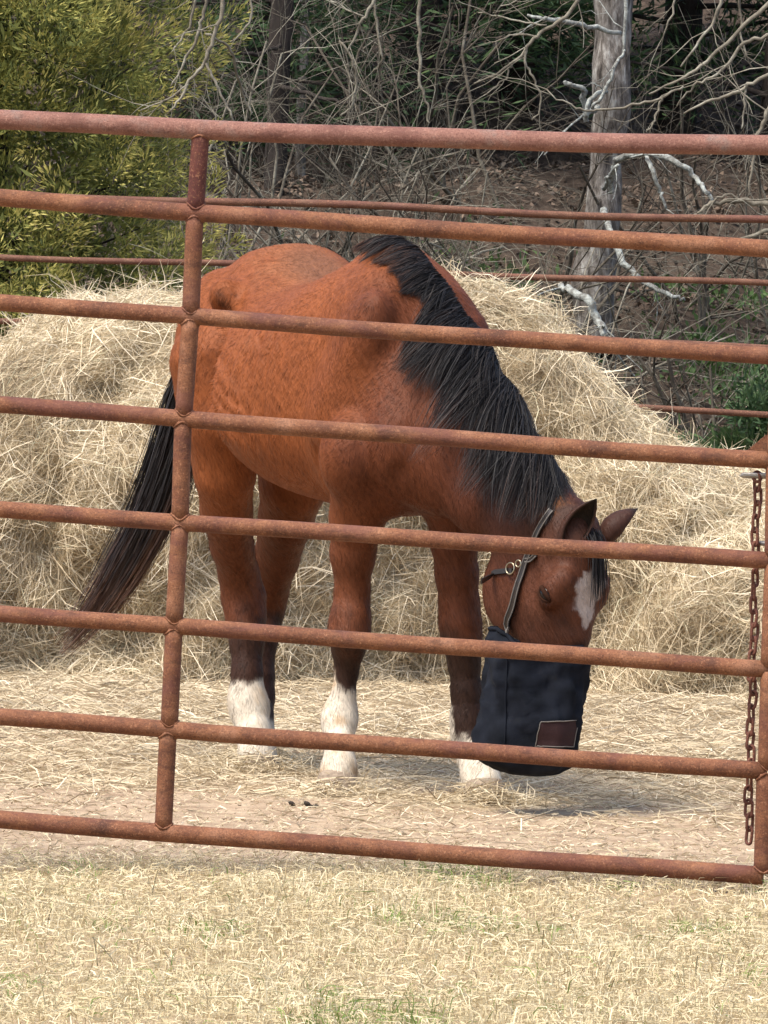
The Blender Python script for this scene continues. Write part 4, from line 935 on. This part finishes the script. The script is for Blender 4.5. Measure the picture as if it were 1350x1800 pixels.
# low dark evergreen shrubs by the fence at the right
for q, (px, d, h, r, lab) in enumerate([(1215, 32.6, .62, .42, 'low dark green shrub behind the hay by the lowest visible rod'), (1345, 32.9, .75, .42, 'low dark green shrub at the right edge above the rusty plate'), (1480, 32.8, .8, .5, 'low dark green shrub beyond the right edge')]):
    conifer('evergreen_shrub', lab, at(px, d), h, r, M['ever'], 8000, .06, .02, 90 + q, 'low shrubs behind the fence', tb=.5, trunk_r=.02)

# trunks
def trunk(name, label, pts, mat, cat='tree', sides=18, limbs=(), limbmat='twig'):
    P = np.array([W(a, b, c) for a, b, c, r in pts]); R = np.array([r * K * c for a, b, c, r in pts])
    b0 = P[0].copy(); b0[2] = ground_z(b0[0], b0[1]); t = thing(name, b0, label, cat)
    n = len(pts) * 6; L = smooth_line(P, n); RR = np.interp(np.linspace(0, len(pts) - 1, n), np.arange(len(pts)), R)
    V, F = tube(L, RR, sides); V = V + nrm(V - np.repeat(L, sides, 0)[:len(V)]) * (Noise(len(name), 3, 5)(V * [1, 1, .3]) * RR.mean() * .16)[:, None]
    mesh('trunk', V, F, mat, t, True)
    rs = np.random.default_rng(int(abs(pts[0][0])))
    for lp in limbs: limb(lp, t, rs, limbmat, twigs=1)
    return t
def limb(lp, parent, rs, mat='twig', name='branch', twigs=3, d1=0.):
    """lp: [(px,py,d,r_px)...] an individual branch followed by side twigs"""
    P = np.array([W(a, b, c) for a, b, c, r in lp]); R = np.array([r * .8 * K * c for a, b, c, r in lp]); n = (len(lp) - 1) * 5 + 1
    L = smooth_line(P, n) + rs.normal(size=(n, 3)) * .004; RR = np.interp(np.linspace(0, len(lp) - 1, n), np.arange(len(lp)), R)
    mb = MB(); mb.tube(L, RR, 7)
    for q in range(twigs):
        i = rs.integers(1, n); t = nrm(L[i] - L[i - 1]); twig_tree(mb, L[i], nrm(t + nrm(rs.normal(size=3)) * .9), rs.uniform(.12, .4), max(RR[i] * .4, .0022), 1, .6, .3, .03, rs, (1, 3))
    return mb.build(name, M[mat], parent)
g = trunk('grey_tree', 'grey rough-barked tree trunk at the upper right with pale dead limbs',
      [(1040, 620, 35.6, 40), (1052, 440, 35.6, 33), (1066, 320, 35.6, 31), (1074, 150, 35.6, 32), (1078, 0, 35.6, 33), (1086, -400, 35.6, 30)], M['bark'],
      limbs=[[(1050, 190, 35.5, 7), (1030, 195, 35.4, 8), (1026, 160, 35.35, 7), (1005, 150, 35.3, 5), (992, 146, 35.3, 4)],
             [(1068, 160, 35.4, 5), (1045, 165, 35.3, 5), (1030, 200, 35.3, 6), (1032, 215, 35.3, 5)],
             [(1090, 60, 35.3, 5), (1040, 48, 35.2, 6), (1000, 40, 35.1, 6), (960, 33, 35, 5), (926, 28, 35, 3)],
             [(1070, 340, 35.3, 8), (1078, 300, 35.2, 8), (1095, 275, 35.1, 8), (1140, 270, 35, 8), (1190, 285, 34.9, 7), (1220, 310, 34.9, 6), (1240, 335, 34.8, 5), (1252, 352, 34.8, 4)],
             [(1134, 270, 35, 5), (1145, 300, 34.9, 5), (1160, 335, 34.9, 4), (1170, 365, 34.9, 3)],
             [(1062, 330, 35.2, 5), (1070, 310, 35.1, 5), (1085, 290, 35, 4)],
             [(1060, 370, 35.2, 9), (1075, 410, 35, 7), (1095, 460, 34.9, 8), (1130, 495, 34.8, 6), (1180, 520, 34.7, 5), (1205, 528, 34.7, 3)],
             [(1095, 100, 35.2, 3), (1100, 20, 35.2, 5), (1098, -60, 35.2, 5)], [(1095, 90, 35.2, 3), (1080, 120, 35.1, 4), (1062, 165, 35.1, 4), (1040, 190, 35.1, 4)]], limbmat='palelimb')
trunk('dark_trunk_tree', 'black-barked tree trunk at the top left of centre', [(478, 460, 38.6, 22), (484, 300, 38.6, 20), (488, 180, 38.6, 19), (493, 60, 38.6, 20), (500, -40, 38.6, 18), (508, -500, 38.6, 15)], M['darkbark'],
      limbs=[[(490, 150, 38.5, 6), (540, 165, 38.3, 5), (600, 180, 38.2, 4), (650, 172, 38.1, 3)], [(492, 80, 38.5, 5), (450, 95, 38.3, 5), (410, 90, 38.2, 3)]], limbmat='darkbark')
trunk('slim_pale_tree', 'slim pale trunk beside the black trunk at the top', [(528, 420, 40, 9), (530, 180, 40, 9), (535, 60, 40, 9), (538, -300, 40, 8)], M['bark'], limbs=[])
trunk('slim_dark_tree', 'slim dark trunk right of the pale one at the top', [(578, 420, 41, 9), (572, 200, 41, 8), (566, 40, 41, 8), (560, -300, 41, 7)], M['darkbark'], limbs=[])
# overhanging bare boughs, each from a tree outside the frame
def boughs(name, label, lims, base, mat='twig', tw=4, seed=1):
    rs = np.random.default_rng(seed); t = thing(name, base, label, 'branch')
    for lp in lims: limb(lp, t, rs, mat, twigs=tw)
    return t
boughs('hanging_bough', 'pale bare twigs fanning down at the top beside the left cedar',
  [[(400, -120, 33, 6), (392, 0, 33, 5), (375, 70, 33, 4.6), (360, 110, 33, 4.2), (330, 150, 33, 3.6), (298, 198, 33, 2.4)],
   [(368, -60, 33.2, 4), (357, 20, 33.2, 4), (345, 65, 33.2, 3.6), (325, 110, 33.2, 3), (300, 150, 33.2, 2)],
   [(360, 112, 33, 3.2), (380, 150, 33, 3), (400, 190, 33, 2.6), (412, 215, 33, 2)], [(362, 60, 33.1, 3), (400, 80, 33.2, 3), (418, 130, 33.3, 3.4), (428, 170, 33.4, 3), (446, 200, 33.4, 2)],
   [(345, -50, 33.4, 3.4), (338, 30, 33.4, 3), (318, 70, 33.4, 2.6), (300, 95, 33.4, 2)], [(330, 150, 33, 2.4), (290, 178, 33, 2), (245, 195, 33, 1.4)], [(440, -30, 33.8, 3), (438, 40, 33.8, 2.6), (405, 75, 33.8, 2)]], W(400, -120, 33), tw=3, seed=3)
boughs('hanging_bough', 'bare twig hanging straight down at the top centre', [[(728, -120, 33.5, 4), (735, 0, 33.5, 4.4), (737, 90, 33.5, 4), (739, 150, 33.5, 3.4), (752, 190, 33.5, 2.6), (753, 216, 33.5, 2)], [(738, 150, 33.5, 2), (726, 160, 33.5, 1.6)]], W(728, -120, 33.5), tw=1, seed=4)
boughs('hanging_bough', 'forked bare bough slanting down left of the grey trunk',
  [[(1075, -80, 34, 5), (1018, 0, 34, 4.6), (980, 40, 34, 4.4), (945, 62, 34, 4.2), (915, 98, 34, 3.6), (880, 125, 34, 2.8), (834, 146, 34, 1.8)], [(924, 85, 34, 3), (925, 115, 34, 3), (945, 150, 34, 2.4), (952, 180, 34, 2), (936, 212, 34, 1.5)],
   [(945, 62, 34, 2.4), (905, 62, 34, 2), (865, 72, 34, 1.5)], [(960, 45, 34, 2.2), (900, 35, 34, 2), (840, 22, 34, 1.5)], [(900, 110, 34, 2.4), (885, 140, 34, 2), (848, 172, 34, 1.3)], [(1018, 0, 34.1, 2.4), (960, -10, 34.1, 2), (880, 12, 34.1, 1.6)]], W(1075, -80, 34), tw=3, seed=5)
boughs('hanging_bough', 'bare boughs crossing down from the top right corner',
  [[(1470, -80, 33.4, 6), (1350, 8, 33.4, 5), (1290, 65, 33.4, 4.4), (1240, 110, 33.4, 4), (1195, 140, 33.4, 3), (1140, 165, 33.4, 2)], [(1470, 30, 33.6, 5), (1350, 62, 33.6, 4.4), (1310, 78, 33.6, 4), (1260, 130, 33.6, 3.4), (1220, 150, 33.6, 2.6), (1190, 185, 33.6, 1.6)],
   [(1480, 60, 33.2, 5.5), (1350, 130, 33.2, 4.6), (1300, 160, 33.2, 4), (1250, 175, 33.2, 3.4), (1200, 200, 33.2, 2)], [(1310, 152, 33.2, 2.6), (1308, 190, 33.2, 2.2), (1302, 230, 33.2, 1.6)],
   [(1275, -60, 33.5, 4), (1262, 20, 33.5, 4), (1230, 75, 33.5, 3), (1195, 120, 33.5, 2)], [(1200, 150, 33.4, 2.4), (1165, 170, 33.4, 2.8), (1110, 185, 33.4, 3), (1050, 196, 33.4, 2.6), (1010, 188, 33.4, 2), (960, 160, 33.4, 1.4)],
   [(1165, 170, 33.4, 3), (1155, 200, 33.4, 2.6), (1140, 232, 33.4, 2)], [(1300, -60, 33.7, 3), (1301, 40, 33.7, 2.6), (1310, 90, 33.7, 2.2), (1322, 118, 33.7, 1.4)], [(1190, -50, 33.6, 2.6), (1184, 20, 33.6, 2.4), (1163, 65, 33.6, 1.6)],
   [(1420, 150, 33.1, 6), (1360, 180, 33.1, 6), (1345, 210, 33.1, 5), (1330, 240, 33.1, 4.4), (1322, 300, 33.1, 3), (1315, 350, 33.1, 2)], [(1450, 400, 33, 6), (1400, 390, 33, 6), (1345, 405, 33, 5), (1300, 420, 33, 3.4)],
   [(1500, 350, 33, 8), (1420, 355, 33, 7), (1350, 358, 33, 6.4), (1290, 352, 33, 6), (1252, 358, 33, 4.6), (1225, 375, 33, 2.6)], [(1310, 352, 33, 3), (1270, 345, 33, 3), (1240, 370, 33, 2.6), (1205, 388, 33, 2)]], W(1480, 0, 33.4), tw=3, seed=6)
boughs('hanging_bough', 'long drooping twigs at the top between the black trunk and centre',
  [[(680, -60, 34, 4), (655, 5, 34, 4), (635, 40, 34, 3.4), (612, 95, 34, 2)], [(655, 0, 34.2, 3), (665, 60, 34.2, 3), (670, 110, 34.2, 2.6), (655, 125, 34.3, 2)], [(600, 70, 34.3, 3), (625, 125, 34.3, 3), (620, 180, 34.3, 2.4), (600, 208, 34.3, 2)], [(640, 30, 34.1, 2.4), (600, 10, 34.1, 2), (560, -10, 34.1, 2)]], W(680, -60, 34), tw=4, seed=7)
# thickets of bare brush
def brush(label, px, d, stems, L, seed, mat='twig', lean=(0, 0), r0=.011):
    rs = np.random.default_rng(seed); b = at(px, d); t = thing('bare_bush', b, label, 'bush', 'bare brush along the wood edge')
    for q in range(stems):
        mb = MB(); dv = nrm(np.array([rs.normal() * .75 + lean[0], rs.normal() * .4 - .1, rs.uniform(.5, 1.2) + lean[1]])); twig_tree(mb, b + np.append(rs.normal(size=2) * .18, -.03), dv, L * rs.uniform(.6, 1.1), r0 * rs.uniform(.7, 1.2), 3, .62, .38, .02, rs, (2, 4)); mb.build('stem', M[mat], t)
brush('tangled bare bush right behind the gate upright', 420, 33.0, 8, 1.0, 201, lean=(.2, -.2))
brush('tangled pale bare bush above the horse back', 560, 33.2, 9, 1.1, 202, lean=(.1, -.15))
brush('tangled bare bush above the withers', 680, 33.6, 8, .9, 203)
brush('dull bare bush under the black trunk', 500, 36.5, 8, 1.3, 204, 'dimtwig')
brush('dull bare bush left of the grey trunk', 880, 35.5, 8, 1.1, 205, 'dimtwig')
brush('dull bare bush right of the grey trunk', 1200, 36.0, 8, 1.1, 206, 'dimtwig')
brush('bare bush at the right edge behind the rods', 1320, 34.0, 6, .8, 207, 'dimtwig')
brush('dull bare bush high on the slope at top centre', 760, 38.5, 8, 1.4, 208, 'dimtwig')
brush('dull bare bush behind the left cedar', 330, 36.0, 8, 1.4, 209, 'dimtwig')
brush('fine grey brush high behind the horse croup', 470, 34.6, 9, .95, 211, r0=.007)
brush('fine grey brush behind the withers', 640, 35.2, 9, 1.0, 212, r0=.007)
brush('fine grey brush right of the withers above the hay', 800, 34.4, 9, .95, 213, r0=.007)
brush('fine grey brush just left of the grey trunk base', 960, 34.8, 9, 1.0, 214, r0=.007)
brush('fine grey brush right of the grey trunk base', 1150, 34.2, 8, .8, 215, r0=.006)
brush('fine grey brush near the top right behind the crossing boughs', 1280, 37.5, 10, 1.2, 216, r0=.008)
brush('fine grey brush left of the black trunk', 400, 37.5, 10, 1.3, 217, r0=.008)
brush('fine grey brush at top centre under the evergreens', 700, 37.0, 10, 1.2, 218, r0=.008)
brush('short bare bush beside the hay on the right', 1130, 32.6, 4, .6, 210, 'twig', r0=.008)
# fallen pale limb lying on the slope right of the trunk
rs = np.random.default_rng(77); fl = thing('fallen_limb', W(1062, 570, 33.4), 'pale lichened fallen limb curving down beside the hay top', 'limb')
limb([(985, 505, 33.6, 7), (1010, 512, 33.5, 9), (1035, 530, 33.4, 10), (1050, 560, 33.4, 10), (1064, 590, 33.3, 8)], fl, rs, 'palelimb', twigs=4)
# leaf litter on the hillside
n = 48000; yy = 31.4 + 13 * rng.beta(1, 1.7, n); xx = rng.uniform(-1, 1, n) * (yy * .0485 + 1.2); P0 = np.stack([xx, yy, ground_z(xx, yy) + rng.uniform(.0, .03, n)], -1)
D = nrm(rng.normal(size=(n, 3)) * [1, 1, .55]); S_ = nrm(np.cross(D, rng.normal(size=(n, 3)) * [.5, .5, 1] + [0, 0, .3])); U = np.cross(D, S_); L = rng.uniform(.025, .06, (n, 1)); w = L * rng.uniform(.3, .5, (n, 1))
V_ = np.stack([P0 - D * L * .5, P0 + S_ * w * .6 + U * w * .3, P0 + D * L * .5, P0 - S_ * w * .6 + U * w * .3], 1).reshape(-1, 3)
F_ = np.concatenate([np.arange(n * 4).reshape(-1, 4)[:, [0, 1, 2]], np.arange(n * 4).reshape(-1, 4)[:, [0, 2, 3]]])
o = mesh('leaf_litter', V_, F_, M['leaf'], None, False, tint=np.repeat(rng.beta(1.6, 2.2, n), 4)); props(o, 'brown fallen leaves covering the wooded slope', 'leaves', kind='stuff')
# thin ground twigs
mb = MB(); rs = np.random.default_rng(78)
for q in range(260):
    d = rs.uniform(32, 41); p = at(rs.uniform(-100, 1450), d, .02); a = rs.uniform(0, 6.28); twig_tree(mb, p, np.array([math.cos(a), math.sin(a) * .6, rs.uniform(.02, .5)]), rs.uniform(.2, .6), rs.uniform(.003, .006), 1, .6, .3, .01, rs, (1, 3))
o = mb.build('fallen_twigs', M['dimtwig']); props(o, 'fine dead twigs scattered over the wooded slope', 'twigs', kind='stuff')
# green ground cover patches
n = 16000; cx = np.array([(740, 33.4), (700, 34.2), (1190, 33.0), (1010, 34.0), (1320, 35.5), (900, 34.6), (1250, 37), (820, 37.5), (600, 36), (450, 35)]); k_ = rng.integers(0, len(cx), n)
xx = (cx[k_, 0] - 675) * K * cx[k_, 1] + rng.normal(size=n) * .22; yy = cx[k_, 1] + rng.normal(size=n) * .3; P0 = np.stack([xx, yy, ground_z(xx, yy)], -1); D = nrm(rng.normal(size=(n, 3)) * .7 + [0, -.2, .8])
o = foliage('ground_cover', P0 + rng.uniform(0, .1, (n, 1)) * [0, 0, 1], rng.uniform(.03, .07, n), rng.uniform(.006, .014, n), D, M['weed'], None, rng.uniform(0, .8, n)); props(o, 'low green ground cover in patches on the slope', 'ground cover', kind='stuff')
